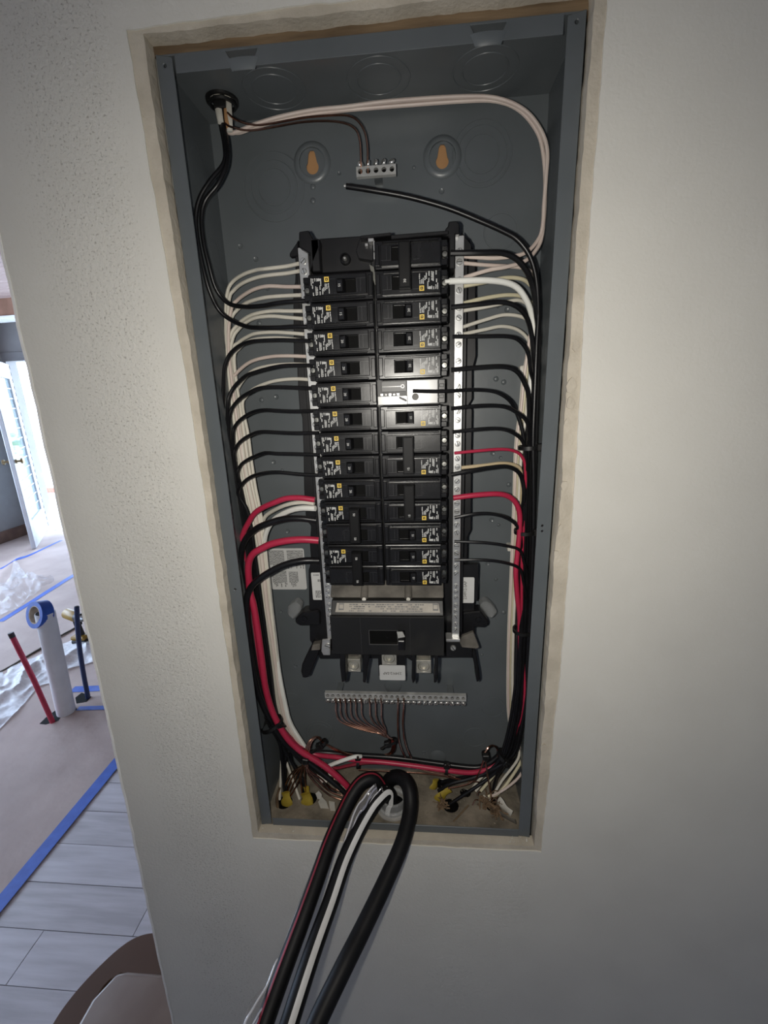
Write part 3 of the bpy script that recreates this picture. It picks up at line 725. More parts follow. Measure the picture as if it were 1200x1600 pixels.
# end posts with their sloping fins
def pxbox(m, x0, y0, x1, y1, Y0, Y1):
    a, b = at(x0, y0, Y0), at(x1, y1, Y0); return m.box(a.x, b.x, Y0, Y1, b.z, a.z)
def pxplate(m, pts, Y0, Y1): 
    q = [at(x, y, Y0) for x, y in pts]; return m.plate([(p.x, p.z) for p in q], (), Y0, Y1)
m2 = pxplate(MB(), [(467, 362), (482, 360), (489, 373), (499, 374), (499, 386), (484, 424), (484, 396), (467, 386)], .022, .055)
pxplate(m2, [(466, 374), (466, 400), (453, 402), (452, 396), (463, 380)], .034, .040); obj('end_post', m2, M_BLKM, base, bevel=.0008)
m2 = pxplate(MB(), [(686, 361), (686, 367), (702, 370), (702, 420), (711, 420), (711, 366), (718, 366), (718, 350), (714, 345), (701, 346), (700, 354), (696, 357), (696, 361)], .022, .055)
pxplate(m2, [(721, 362), (737, 382), (737, 394), (721, 392)], .034, .040); obj('end_post', m2, M_BLKM, base, bevel=.0008)
# the open place at the head of the left column
m2 = MB(); pxbox(m2, 499, 373, 583, 422, .034, .042); pxbox(m2, 485, 374, 501, 424, .022, .034); obj('open_slot_floor', m2, M_BLKM, base, bevel=.0008)
m2 = MB(); c_ = at(539, 404, .030)
m2.lathe([(.0055, .034), (.0050, .029), (.0034, .028), (.0034, .031)], 18, (c_.x, 0, c_.z)); obj('slot_peg', m2, M_BLKM, base, smooth=True)
obj('peg_pin', MB().lathe([(.0019, .032), (.0018, .0285), (.0010, .0275), (0, .0274)], 12, (c_.x, 0, c_.z)), M_SCR, base, smooth=True)
m2 = MB(); pxplate(m2, [(560, 378), (564, 370), (583, 368), (583, 408), (560, 404), (556, 392)], .026, .034); obj('slot_cheek', m2, M_BLKM, base, bevel=.0006)
m2 = MB(); pxbox(m2, 583, 376, 586, 392, .012, .030); pxbox(m2, 583.3, 394, 586, 405, .012, .030); pxbox(m2, 575, 372.5, 584, 377, .016, .026); pxbox(m2, 570, 380, 575, 384.5, .022, .026)
obj('bus_stab', m2, M_ALU, base, bevel=.0003)
m2 = pxplate(MB(), [(577, 413), (584, 417), (588, 440), (586, 446), (580, 425)], .014, .018); obj('bus_finger', m2, pm('grey_insulator', (.09, .09, .08), (.14, .14, .12), 60, .4), base)
m2 = pxplate(MB(), [(563, 368), (611, 363), (611, 368), (563, 373)], .016, .05); pxplate(m2, [(611, 367), (701, 360), (701, 366), (611, 374)], .020, .05); obj('top_edge', m2, M_BLKM, base, bevel=.0006)
# feet, ears and the barrier prongs
m2 = pxplate(MB(), [(487, 1008), (500, 1012), (494, 1031), (489, 1043), (484, 1056), (473, 1060), (470, 1050), (472, 1038)], .040, .060); obj('foot', m2, M_BLKM, base, bevel=.0012)
m2 = pxplate(MB(), [(742, 1010), (749, 1048), (750, 1063), (745, 1067), (744, 1053), (737, 1020)], .036, .060); obj('foot', m2, M_BLKM, base, bevel=.0012)
m2 = pxplate(MB(), [(461, 968), (472, 957), (497, 954), (500, 960), (500, 977), (468, 978), (462, 974)], .050, .070); obj('mounting_ear', m2, M_BLKM, base, bevel=.0012)
m2 = pxplate(MB(), [(723, 958), (751, 955), (763, 970), (763, 976), (756, 981), (742, 980), (742, 992), (723, 992)], .050, .070); obj('mounting_ear', m2, M_BLKM, base, bevel=.0012)
for x, y in ((475, 967), (748, 969)):
    c_ = at(x, y, .0495); obj('ear_hole', MB().lathe([(.0042, .050), (.0040, .0485), (.0026, .0485), (.0024, .0492), (0, .0492)], 14, (c_.x, 0, c_.z)), M_BLK, base, smooth=True)
m2 = pxplate(MB(), [(722, 995), (740, 988), (749, 1012), (745, 1014), (722, 1012), (718, 1004)], .030, .036); obj('cable_guide', m2, M_SHELF, base, bevel=.0008)
m2 = pxplate(MB(), [(488, 1008), (500, 1006), (500, 1016), (486, 1017)], .036, .046); obj('cable_guide', m2, M_SHELF, base, bevel=.0008)
m2 = MB(); pxbox(m2, 500, 1016, 740, 1028, .044, .052); obj('bottom_rail', m2, M_BLKM, base, bevel=.0008)
for pts in ([(531, 1010), (539, 1010), (540, 1052), (541, 1064), (534, 1067), (531, 1040)], [(569, 1016), (577, 1010), (577, 1030), (572, 1060), (571, 1068), (567, 1067), (567, 1030)],
            [(645, 1010), (649, 1010), (649, 1064), (645, 1069), (643, 1060), (644, 1030)], [(680, 1012), (685, 1012), (684, 1060), (682, 1067), (678, 1068), (680, 1050)]):
    obj('barrier_prong', pxplate(MB(), pts, .008, .030), M_BLKM, base, bevel=.0010)
m2 = MB()
for a, b in (((570, 1026), (597, 1018)), ((622, 1018), (645, 1032))):
    m2.tube([at(*a, .03), at(*b, .028)], .0012, 6)
obj('prong_link', m2, M_BLKM, base)
for i, pts in enumerate(([(449, 948), (461, 941), (470, 948), (469, 958), (458, 969), (449, 962)], [(749, 948), (757, 940), (766, 943), (778, 957), (770, 967), (763, 966)])):
    obj('clear_spacer', pxplate(MB(), pts, .062, .080), M_SPACER, bevel=.002, cat='spacer', label=('clear plastic spacer block behind the left mounting ear', 'clear plastic spacer block behind the right mounting ear')[i], group='clear spacer blocks')

# --- terminal bars with screws
scr = MB().lathe([(.0033, 0), (.0033, -.0012), (.0028, -.0018), (.0008, -.0019), (0, -.0019)], 14)
slt = MB().box(-.0028, .0028, -.00205, -.0016, -.0004, .0004)
def terminal_bar(label, x0, x1, zs, ztop, zbot, yf, ang=0.6, flat_end=True):
    t = thing('terminal_bar', label, 'terminal bar', ((x0 + x1) / 2, yf, B + zbot))
    hol = []
    obj('bar', MB().box(x0, x1, yf, yf + .009, B + zbot, B + ztop), M_ALU, t, bevel=.0005)
    return t
SCR0 = None; SLT0 = None
def add_screw(t, loc, ang, sc=1.0):
    global SCR0, SLT0
    if SCR0 is None:
        hold = WL[t].copy()
        WL[t] = Vector((0, 0, 0))
        SCR0 = obj('terminal_screw', scr, M_SCR, t, smooth=True); SLT0 = obj('screw_slot', slt, M_SLOTD, SCR0)
        WL[t] = hold; s0, l0 = SCR0, SLT0
    else:
        s0 = bpy.data.objects.new('terminal_screw', SCR0.data); COL.objects.link(s0); s0.parent = t
        l0 = bpy.data.objects.new('screw_slot', SLT0.data); COL.objects.link(l0); l0.parent = s0
    s0.location = Vector(loc) - WL[t]; s0.rotation_euler = (0, ang, 0); s0.scale = (sc, sc, sc); l0.location = (0, 0, 0)
    return s0
rnd = random.Random(8)
YBAR = .030
tl = terminal_bar('left silver neutral terminal bar beside the left breaker column', .1050, .1152, None, .7135, .272, YBAR)
tR = terminal_bar('right silver neutral terminal bar beside the right breaker column', .2612, .2702, None, .7150, .272, YBAR)
for t, xc in ((tl, .1098), (tR, .2657)):
    z = .7010; k = 0
    while z > .285:
        for dz in ((0, -.0093) if z > .37 else (0, -.0075, -.0150)):
            if z + dz > .282: add_screw(t, (xc, YBAR, B + z + dz), rnd.uniform(-1.4, 1.4), .92 if z > .37 else .8)
        z -= .0254; k += 1
obj('bonding_strap', pxplate(MB(), [(503, 1000), (516, 999), (516, 1024), (505, 1024), (502, 1018)], .026, .0295), M_ALU, tl, bevel=.0006)
c_ = at(512, 1009, .026); add_screw(tl, (c_.x, .026, c_.z), .4, 1.1)
m2 = MB(); pxbox(m2, 697, 999, 719, 1003, .024, .040); obj('bar_end_cap', m2, M_ALU, tR, bevel=.0004)
m2 = MB(); pxbox(m2, 697, 1003, 738, 1028, .034, .044); obj('bar_mount', m2, M_BLKM, tR, bevel=.0008)
c_ = at(708, 1012, .034); add_screw(tR, (c_.x, .034, c_.z), .9, 1.1)

def ground_bar(label, xa, xb, zf, n, y0, nscr, up):
    """bar with a row of wire holes facing the viewer and screws on its lower or upper edge"""
    t = thing('ground_bar', label, 'ground bar', ((xa + xb) / 2, y0, B + zf))
    p_ = (xb - xa) / n; hs_ = [circ(xa + p_ * (i + .5), B + zf + .0047, .0025, 12) for i in range(n)]
    obj('bar', MB().plate([(xa, B + zf), (xb, B + zf), (xb, B + zf + .009), (xa, B + zf + .009)], hs_, y0, y0 + .0055), M_BAR, t)
    obj('hole_shade_plate', MB().box(xa + .001, xb - .001, y0 + .0045, y0 + .0056, B + zf + .001, B + zf + .008), M_SLOTB, t)  # black plate paints the shade inside the wire holes
    for i in range(n):
        ang = rnd.uniform(-1.5, 1.5); o = add_screw(t, (xa + p_ * (i + .5), y0 + .0055, B + zf + (.009 + .0008 if up else -.0008)), 0, 1.0)
        o.rotation_euler = (math.radians(-50), ang, 0) if up else (math.radians(24), ang, 0)
        o.scale = (1.05,) * 3 if up else (1.12,) * 3
        o.location = Vector((xa + p_ * (i + .5), y0 + (.002 if up else .0005), B + zf + (.0115 if up else -.0034))) - WL[t]
        obj('screw_shank', MB().cyl((xa + p_ * (i + .5), y0 + .006, B + zf + (.012 if up else -.002)), (xa + p_ * (i + .5), y0 + .006, B + zf + (.0088 if up else .0002)), .0022, 8), M_SCR, t)
    return t
gb = ground_bar('long silver ground bar with many screws below the main breaker', .0855, .2845, .1535, 26, .068, 26, False)
obj('bar_foot', MB().box(.10, .108, .0737, .0985, B + .154, B + .158).box(.26, .268, .0737, .0985, B + .154, B + .158), M_BOX, gb)
gt = ground_bar('short five-screw ground bar near the top of the box', .1628, .2038, .7870, 5, .070, 5, True)
obj('bar_foot', MB().box(.18, .188, .0757, .0985, B + .7895, B + .7935), M_BOX, gt)

# ================================================================== BREAKERS
def label_parts(t, zc, rn):
    m = MB(); k = .000093
    for x, y0, y1 in ((305, 685, 748), (322, 688, 730), (345, 685, 712), (366, 686, 716), (405, 690, 765), (315, 750, 782), (350, 762, 852), (364, 770, 850), (395, 755, 792),
                      (320, 820, 852), (392, 812, 852), (420, 785, 842), (434, 775, 815), (450, 740, 802), (466, 742, 790), (485, 740, 776), (490, 785, 842)):
        xx = -.0123 + (x - 467) * k; za = zc + .0062 - (y0 - 700) * k; zb = zc + .0062 - (y1 - 700) * k; z = za
        while z - .0006 > zb - .0002:
            l = rn.uniform(.0004, .0009); m.box(xx - .00055, xx + .00055 - rn.uniform(0, .0003), -.00012, 0.00001, max(z - l, zb - .0003), z); z -= l + .00035
    c = circ(-.0123 + (385 - 467) * k, zc + .0062, .0013, 12); m.plate(c, [circ(-.0123 + (385 - 467) * k, zc + .0062, .0009, 12)], -.00012, 0)
    m.box(-.0123 + (380 - 467) * k, -.0123 + (390 - 467) * k, -.00012, 0, zc + .0056, zc + .0068)
    obj('label_print', m, M_PRINT, t)
    s_ = .0023; m = MB().plate([(-.0123 - s_, zc + .0062 - s_), (-.0123 + s_, zc + .0062 - s_), (-.0123 + s_, zc + .0062 + s_), (-.0123 - s_, zc + .0062 + s_)],
                               [[(-.0123 - .0012, zc + .0050), (-.0123 + .0012, zc + .0050), (-.0123 + .0012, zc + .0074), (-.0123 - .0012, zc + .0074)]], -.00014, 0)
    m.box(-.0128, -.0118, -.00014, 0, zc + .0057, zc + .0067)
    obj('logo_square', m, M_YEL, t, label='yellow square emblem')
def num(m, body, x, z, size=.0031, y=-.0001):
    return text_on(m, body, size, lambda u, v: (x + v, y, z - u))
def make_breaker(poles, number, lab_pole, seed, tie_len=None, glossy=0):
    t = thing('circuit_breaker', '', 'circuit breaker', (0, 0, 0))
    rn = random.Random(seed); zs = [0.0] if poles == 1 else [.0127, -.0127]
    for i, zc in enumerate(zs):
        hh = .01235
        obj('case', MB().box(-.0315, .0325, .0045, .0395, zc - hh, zc + hh), M_BLK, t, bevel=.0012, seg=2)
        obj('terminal_block', MB().box(-.0385, -.0310, .0145, .0285, zc - .0108, zc + .0108).box(-.0372, -.0310, .0075, .0145, zc + .0052, zc + .0108).box(-.0372, -.0310, .0075, .0145, zc - .0108, zc - .0052), M_BLK, t, bevel=.0006)
        obj('terminal_screw', MB().lathe([(.0034, .0145), (.0033, .0130), (.0024, .0122), (0, .0121)], 12, (-.0348, 0, zc)), pm('dark_zinc', (.16, .16, .15), (.24, .24, .22), 200, .35, 1.0), t, smooth=True)
        sl = [(-.0026, zc - .0060), (.0156, zc - .0060), (.0156, zc + .0060), (-.0026, zc + .0060)]
        obj('face', MB().plate([(-.0302, zc - .0078), (.0262, zc - .0078), (.0262, zc + .0102), (-.0302, zc + .0102)], [sl], 0, .0060), M_BLK, t, bevel=.0005)
        obj('shoulder_rib', MB().box(-.0285, .0245, .0022, .0046, zc - .0112, zc - .0092).box(.0276, .0318, .0018, .0046, zc - .0090, zc + .0090), M_BLK, t, bevel=.0006)
        obj('moulded_lines', MB().box(.0168, .0256, -.00010, .0002, zc + .0058, zc + .0060).box(.0168, .0170, -.00010, .0002, zc - .0058, zc + .0058).box(.0205, .0207, -.0001, .0002, zc - .0058, zc + .0058)
            .box(-.0100, -.0040, -.00010, .0002, zc + .0062, zc + .0064).box(-.0102, -.0100, -.0001, .0002, zc - .0064, zc + .0064), pm('moulding_grey', (.03, .03, .031), None, 50, .35), t)
        obj('handle', MB().hexa([(-.0025, .0044, zc - .0056), (.0058, .0044, zc - .0056), (.0058, .0044, zc + .0056), (-.0025, .0044, zc + .0056)],
                                [(-.0024, -.0016, zc - .0054), (.0030, -.0030, zc - .0054), (.0030, -.0030, zc + .0054), (-.0024, -.0016, zc + .0054)]), M_HAND, t, bevel=.0006)
        obj('slot_floor', MB().box(-.0025, .0155, .0043, .00445, zc - .0058, zc + .0058), M_SLOTB, t)
        if i == lab_pole: label_parts(t, zc, rn)
    m = MB()
    if poles == 1:
        text_on(m, number, .0034, lambda u, v: (.0001 + v, -.0027, 0 - u))
    else:
        obj('handle_tie', MB().box(-.0022, .0092, -.0085, -.0022, -.0196, .0196).box(-.0014, .0084, -.0092, -.0083, -.0188, .0188), M_TIEB, t, bevel=.0009)
        text_on(m, number, .0034, lambda u, v: (.0034 + v, -.0094, .0138 - u))
        if number == '50': text_on(m, number, .0034, lambda u, v: (.0034 + v, -.0094, -.0138 - u))
    obj('rating_print', m, M_PRINT, t)
    return t
ZN = lambda n: B + .6715 - .0254 * n
XL, XR, YFACE = .1490, .2160, .007
protos = {}
def put_breaker(col, n, poles, number, lab, label):
    key = (poles, number, lab)
    z = ZN(n) if poles == 1 else (ZN(n) + ZN(n + 1)) / 2
    loc = (XL if col == 'L' else XR, YFACE, z); rot = (0, 0 if col == 'L' else math.pi, 0)
    g = 'breakers of the %s column' % ('left' if col == 'L' else 'right')
    if key not in protos:
        t = make_breaker(poles, number, lab, hash(key) % 1000 if False else poles * 7 + lab); protos[key] = t
        t.location = loc; t.rotation_euler = rot; t['label'] = label; t['group'] = g; WL[t] = Vector(loc)
    else: copy_tree(protos[key], loc, rot, label, g)
ORD = ['topmost', 'second', 'third', 'fourth', 'fifth', 'sixth', 'seventh', 'eighth', 'ninth']
for n in range(9):
    num_ = '15' if n < 2 else '20'
    put_breaker('L', n, 1, num_, 0, 'black single-pole %s-amp breaker, %s single from the top of the left column' % (num_, ORD[n]))
put_breaker('L', 9, 2, '50', 0, 'black double breaker in the left column just below the single breakers')
put_breaker('L', 11, 2, '50', 0, 'black double breaker at the bottom of the left column')
put_breaker('R', -1, 2, '30', 0, 'black double 30-amp breaker at the top of the right column')
put_breaker('R', 1, 1, '20', 0, 'black single-pole 20-amp breaker just below the double 30-amp one')
put_breaker('R', 2, 1, '20', 0, 'black single-pole 20-amp breaker, middle of three in the right column')
put_breaker('R', 3, 1, '20', 0, 'black single-pole 20-amp breaker just above the bright open slot')
put_breaker('R', 5, 1, '15', 0, 'black single-pole 15-amp breaker just below the bright open slot')
put_breaker('R', 6, 2, '15', 0, 'black double 15-amp breaker, upper of two in the middle right column')
put_breaker('R', 8, 2, '15', 0, 'black double 15-amp breaker, lower of two in the middle right column')
for i, n in enumerate((10, 11, 12)):
    put_breaker('R', n, 1, '15', 0, 'black single-pole 15-amp breaker, %s of the three at the right column bottom' % ('upper', 'middle', 'lowest')[i])
# --- open slot in the right column with its flat glossy floor
z4 = ZN(4)
sl = thing('open_breaker_slot', 'open breaker slot with flat glossy floor in the right column', 'breaker slot', (.218, .02, z4 - .0127))
YS = .014
hole_ = at(649, 620, YS); lo_ = at(628, 624, YS)
xa = at(636, 610, YS).x; xb = at(684, 610, YS).x; xl = at(590, 610, YS).x
ring_ = [(lo_.x - .0030, lo_.z + .0018), (lo_.x - .0024, lo_.z + .0030), (lo_.x + .0045, lo_.z - .0002), (lo_.x + .0052, lo_.z - .0018), (lo_.x + .0040, lo_.z - .0024), (lo_.x - .0022, lo_.z + .0008)]
obj('slot_plate', MB().plate([(xa, z4 - .0118), (xb, z4 - .0118), (xb, z4 + .0118), (xa, z4 + .0118)], [circ(hole_.x, hole_.z, .0032, 18)], YS, YS + .003), M_SLOT, sl, bevel=.0003)
obj('slot_plate', MB().plate([(xl, z4 - .0118), (xa - .0002, z4 - .0118), (xa - .0002, z4 - .0035), (xl, z4 - .0035)], [ring_], YS, YS + .003), M_SLOT, sl, bevel=.0003)
obj('screw_hole', MB().cyl((hole_.x, YS + .002, hole_.z), (hole_.x, YS + .0022, hole_.z), .0034, 16), pm('brown_recess', (.05, .045, .04), (.08, .07, .06), 80, .5), sl)
obj('slot_back', MB().box(xl - .002, .2500, YS + .0035, .0395, z4 - .0122, z4 + .0122), M_BLKM, sl)
m2 = MB().box(xl + .004, xa - .0006, YS + .0008, YS + .003, z4 + .0010, z4 + .0115); obj('clip_plate', m2, pm('clip_grey', (.03, .03, .03), None, 50, .42), sl, bevel=.0003)
ck = at(629, 603.5, YS); m2 = MB().plate(circ(ck.x, ck.z, .0020, 16), [circ(ck.x, ck.z, .0012, 16)], YS - .0003, YS + .0012); m2.box(xl + .005, ck.x - .0018, YS - .0003, YS + .0010, ck.z - .0004, ck.z + .0004)
obj('clip_spring', m2, M_BLK, sl)
for i in range(5): obj('contact_tab', MB().box(xl + .003 + i * .0042, xl + .0058 + i * .0042, YS - .0006, YS + .002, z4 - .0030, z4 - .0006), M_ALU if i % 2 == 0 else M_BLK, sl, bevel=.0002)
m2 = MB().box(xb + .0006, xb + .0075, YS - .001, YS + .003, z4 - .0118, z4 + .0118); obj('end_block', m2, M_BLK, sl, bevel=.0006)
m2 = MB()
for dz in (.004, -.0015, -.007): m2.box(xb + .0015, xb + .0062, YS - .0018, YS - .0009, z4 + dz, z4 + dz + .0035)
obj('end_lugs', m2, pm('clip_grey', (.03, .03, .03)), sl, bevel=.0004)

# ================================================================== MAIN BREAKER
mbk = thing('main_breaker', 'wide black main breaker with a label strip below the breaker columns', 'circuit breaker', (.184, .03, B + .262))
fx0, fx1 = .1170, .2500
def yz_prism(m, prof, x0, x1):
    n = len(prof)
    return m.add([(x0, y, z) for y, z in prof] + [(x1, y, z) for y, z in prof], [tuple(range(n)), tuple(range(n, 2 * n))[::-1]] + [(i, (i + 1) % n, n + (i + 1) % n, n + i) for i in range(n)])
wa, wb = at(577, 985, 0), at(621, 1007, 0); ha, hb = at(622, 985, 0), at(633, 1012, 0)
win = [(wa.x, wb.z), (hb.x, wb.z), (hb.x, wa.z), (wa.x, wa.z)]
obj('front_face', MB().plate([(fx0, B + .2700), (fx1, B + .2700), (fx1, B + .3200), (fx0, B + .3200)], [win], 0, .005), M_MBLK, mbk, bevel=.0006)
obj('body', yz_prism(MB(), [(.0051, B + .2702), (.0051, B + .3200), (.0150, B + .3340), (.044, B + .3340), (.044, B + .2640)], fx0 + .0004, fx1 - .0004), M_MBLK, mbk, bevel=.0008)
obj('face_seam', MB().box(.1525, .1529, -.0002, .0002, B + .271, B + .319).box(.2105, .2109, -.0002, .0002, B + .271, B + .319), pm('moulding_grey', (.03, .03, .031)), mbk)
obj('window_frame', MB().box(wa.x, hb.x, .0048, .0052, wb.z, wa.z), M_SLOTB, mbk)
obj('window_edge', MB().plate([(wa.x - .0006, wb.z - .0006), (hb.x - .008, wb.z - .0006), (hb.x - .008, wa.z + .0004), (wa.x - .0006, wa.z + .0004)], [[(wa.x, wb.z), (hb.x - .0086, wb.z), (hb.x - .0086, wa.z), (wa.x, wa.z)]], -.0003, .0004), pm('moulding_grey2', (.06, .06, .06), None, 30, .4), mbk)
obj('toggle', MB().hexa([(ha.x, .004, hb.z), (hb.x, .004, hb.z), (hb.x, .004, ha.z - .002), (ha.x, .004, ha.z - .002)], [(ha.x, -.008, hb.z + .001), (hb.x, -.008, hb.z + .001), (hb.x, -.010, ha.z - .008), (ha.x, -.010, ha.z - .008)]), M_HAND, mbk, bevel=.0008)
tp_ = [at(620, 987, -.0104), at(629, 987, -.0104), at(633, 995, -.0104), at(622, 997, -.0104)]
obj('toggle_chip', MB().plate([(q.x, q.z) for q in tp_], (), -.0108, -.0100), pm('worn_grey', (.25, .25, .24), (.33, .33, .31), 200, .5), mbk)
m2 = MB(); yy0, zz0, yy1, zz1 = .0058, B + .3206, .0142, B + .3324
def slope(u, v, o=.0004):       # u along x, v 0..1 up the slope
    return (u, yy0 + (yy1 - yy0) * v - o * .8, zz0 + (zz1 - zz0) * v + o * .6)
m2.add([slope(.1225, .14), slope(.2455, .14), slope(.2440, .88), slope(.1240, .88)], [(0, 1, 2, 3)])
obj('label_strip', m2, pm('aged_label', (.31, .285, .245), (.38, .35, .30), 60, .7), mbk, label='long beige label strip')
m2 = MB(); rn = random.Random(4)
for row in range(4):
    x = .139
    while x < .225:
        l = rn.uniform(.0008, .0035)
        if rn.random() < .72 and not (.165 < x < .176 and row < 2):
            m2.add([slope(x, .20 + row * .17, .0006), slope(x + l, .20 + row * .17, .0006), slope(x + l, .29 + row * .17, .0006), slope(x, .29 + row * .17, .0006)], [(0, 1, 2, 3)])
        x += l + .0006
for x in (.1265, .2375):
    m2.add([slope(x, .3, .0006), slope(x + .006, .3, .0006), slope(x + .006, .42, .0006), slope(x, .42, .0006)], [(0, 1, 2, 3)])
    m2.add([slope(x, .3, .0006), slope(x + .0007, .3, .0006), slope(x + .0007, .85, .0006), slope(x, .85, .0006)], [(0, 1, 2, 3)])
    m2.add([slope(x + .0053, .3, .0006), slope(x + .006, .3, .0006), slope(x + .006, .85, .0006), slope(x + .0053, .85, .0006)], [(0, 1, 2, 3)])
    m2.add([slope(x, .75, .0006), slope(x + .006, .75, .0006), slope(x + .006, .85, .0006), slope(x, .85, .0006)], [(0, 1, 2, 3)])
obj('label_fine_print', m2, M_INKG, mbk)
obj('dusty_shelf', yz_prism(MB(), [(.020, B + .3342), (.0215, B + .3375), (.0350, B + .3560), (.0445, B + .3560), (.0445, B + .3342)], .1150, .2505), M_SHELF, mbk, bevel=.0008)
for x in (569, 638):
    c_ = at(x, 938, .016); obj('shelf_boss', MB().tube([(c_.x, .033, c_.z + .015), (c_.x, .0175, c_.z + .002)], .0046, 14), M_SHELF, mbk, smooth=True)
    obj('boss_tip', MB().lathe([(.0026, .0172), (.0024, .0150), (0, .0144)], 12, (c_.x, 0, c_.z + .0015)), M_WJACK, mbk, smooth=True)
m2 = MB()
for x in (556, 592, 622, 660): 
    a, b = at(x + (4 if x > 600 else -4) * .3, 934, .022), at(x, 910, .034); m2.tube([a, b + Vector((0, 0, .001))], .0012, 6)
obj('shelf_rib', m2, M_MBLK, mbk)
m2 = MB(); pxbox(m2, 540, 906, 560, 911, .030, .034); pxbox(m2, 565, 907, 571, 911, .030, .034); pxbox(m2, 645, 907, 655, 911, .030, .034); obj('bus_link', m2, M_WJACK, mbk)
# lugs
for x, y, Yl in ((552, 1040, .026), (608, 1029, .020), (662, 1042, .026)):
    c_ = at(x, y, Yl); h_ = .0092
    lg = obj('lug', MB().plate([(c_.x - h_, c_.z - h_), (c_.x + h_, c_.z - h_), (c_.x + h_, c_.z + h_), (c_.x - h_, c_.z + h_)], [circ(c_.x, c_.z, .0070, 22)], Yl, Yl + .018), M_LUG, mbk, bevel=.0004)
    obj('lug_screw', MB().lathe([(.0068, Yl + .004), (.0068, Yl + .0012), (.0062, Yl + .0004), (.0042, Yl + .0004), (.0038, Yl + .0030), (0, Yl + .0030)], 22, (c_.x, 0, c_.z)), M_LUG, lg, smooth=True)
    obj('lug_neck', MB().box(c_.x - .006, c_.x + .006, Yl + .006, Yl + .010, c_.z + h_, B + .272), M_SHELF, mbk)
c_ = at(605, 911, .026)
# stickers with the part number
def number_sticker(name, label, x0, y0, x1, y1, Y, mode):
    a, b = at(x0, y0, Y), at(x1, y1, Y); t = sticker(name, label, a.x, b.x, b.z, a.z, Y, .0016); cx, cz = (a.x + b.x) / 2, (a.z + b.z) / 2
    m = MB()
    if mode == 'up': text_on(m, '234912-SAP', .0054, lambda u, v: (cx - v - .0005, Y - .0006, cz + u), .92)
    else: text_on(m, '234912-SAP', .0054, lambda u, v: (cx - u, Y - .0006, cz - v - .0005), .92)
    obj('print', m, M_INK, t); return t
number_sticker('part_sticker', 'white sticker reading 234912-SAP upright beside the right terminal bar', 714.5, 902, 740.5, 942, .0455, 'up')
number_sticker('part_sticker', 'white sticker reading 234912-SAP upside down below the middle lug', 592.5, 1039, 633.5, 1063, .050, 'down')
obj('sticker_backing', MB().box(.272, .2935, .046, .0548, B + .318, B + .366), M_BLKM, base)
obj('sticker_backing', MB().box(.166, .202, .0503, .055, B + .205, B + .235), M_BLKM, base)
a_, b_ = at(484, 897.5, .0485), at(511, 940.5, .0485)
t_ = sticker('rating_sticker', 'small white rating sticker beside the left terminal bar', a_.x, b_.x, b_.z, a_.z, .0545, .0015)
m2 = fine_print(MB(), a_.x + .004, b_.x - .006, b_.z + .003, b_.z + .013, .0542, False, 6, .0017); fine_print(m2, a_.x + .003, a_.x + .012, a_.z - .005, a_.z - .0025, .0542, False, 7, .0024); fine_print(m2, a_.x + .008, a_.x + .018, a_.z - .013, a_.z - .0095, .0542, False, 8, .0018)
obj('fine_print', m2, M_INKG, t_)

# ================================================================== WIRES
def lane(tab, u, y):
    for i in range(len(tab) - 1):
        if y <= tab[i + 1][0] or i == len(tab) - 2:
            a, b = tab[i], tab[i + 1]; t = (y - a[0]) / (b[0] - a[0])
            return (a[1] + (b[1] - a[1]) * t) * (1 - u) + (a[2] + (b[2] - a[2]) * t) * u
def wire(name, label, pts, r, mat, group=None, cat='wire', tip=None, sides=8, steps=6):
    P = crom([at(x, y, Y) for x, y, Y in pts], steps)
    if tip:
        t = thing(name, label, cat, min(P, key=lambda p: p.z), group)
        obj('insulation', MB().tube(P, r, sides), mat, t, smooth=True)
        d = (P[0] - P[1]).normalized(); obj('bare_end', MB().tube([P[0], P[0] + d * tip[1]], tip[2], 8), tip[0], t, smooth=True); return t
    return obj(name, MB().tube(P, r, sides), mat, smooth=True, label=label, cat=cat, group=group)
LW = [(440, 353, 358), (480, 353, 360), (560, 353, 366), (620, 356, 379), (700, 367, 391), (740, 376, 395), (800, 389, 407), (850, 399, 414), (900, 406, 419), (950, 412, 424), (1000, 421, 430), (1050, 428, 436), (1100, 434, 446), (1130, 443, 454), (1160, 461, 472), (1180, 474, 486)]
LB = [(560, 348, 354), (600, 348, 357), (640, 349, 360), (700, 357, 369), (750, 363, 377), (800, 368, 389), (850, 375, 398), (900, 380, 405), (950, 385, 412), (1000, 389, 419), (1050, 396, 425), (1100, 407, 431), (1130, 419, 440), (1160, 436, 455)]
YS_ = [440, 480, 520, 560, 600, 640, 680, 720, 760, 800, 850, 900, 950, 1000, 1050, 1100, 1130, 1160, 1178]
def bundle(tab, u, y0, y1, Y0, Y1):
    o = []
    for y in YS_:
        if y0 < y <= y1: o.append((lane(tab, u, y), y, Y0 + (Y1 - Y0) * min(1, (y - y0) / 160)))
    return o
NW = ['topmost', 'second', 'third', 'fourth', 'fifth', 'sixth', 'seventh', 'eighth', 'ninth', 'tenth', 'lowest']
GWL = 'white wires of the left terminal bar'
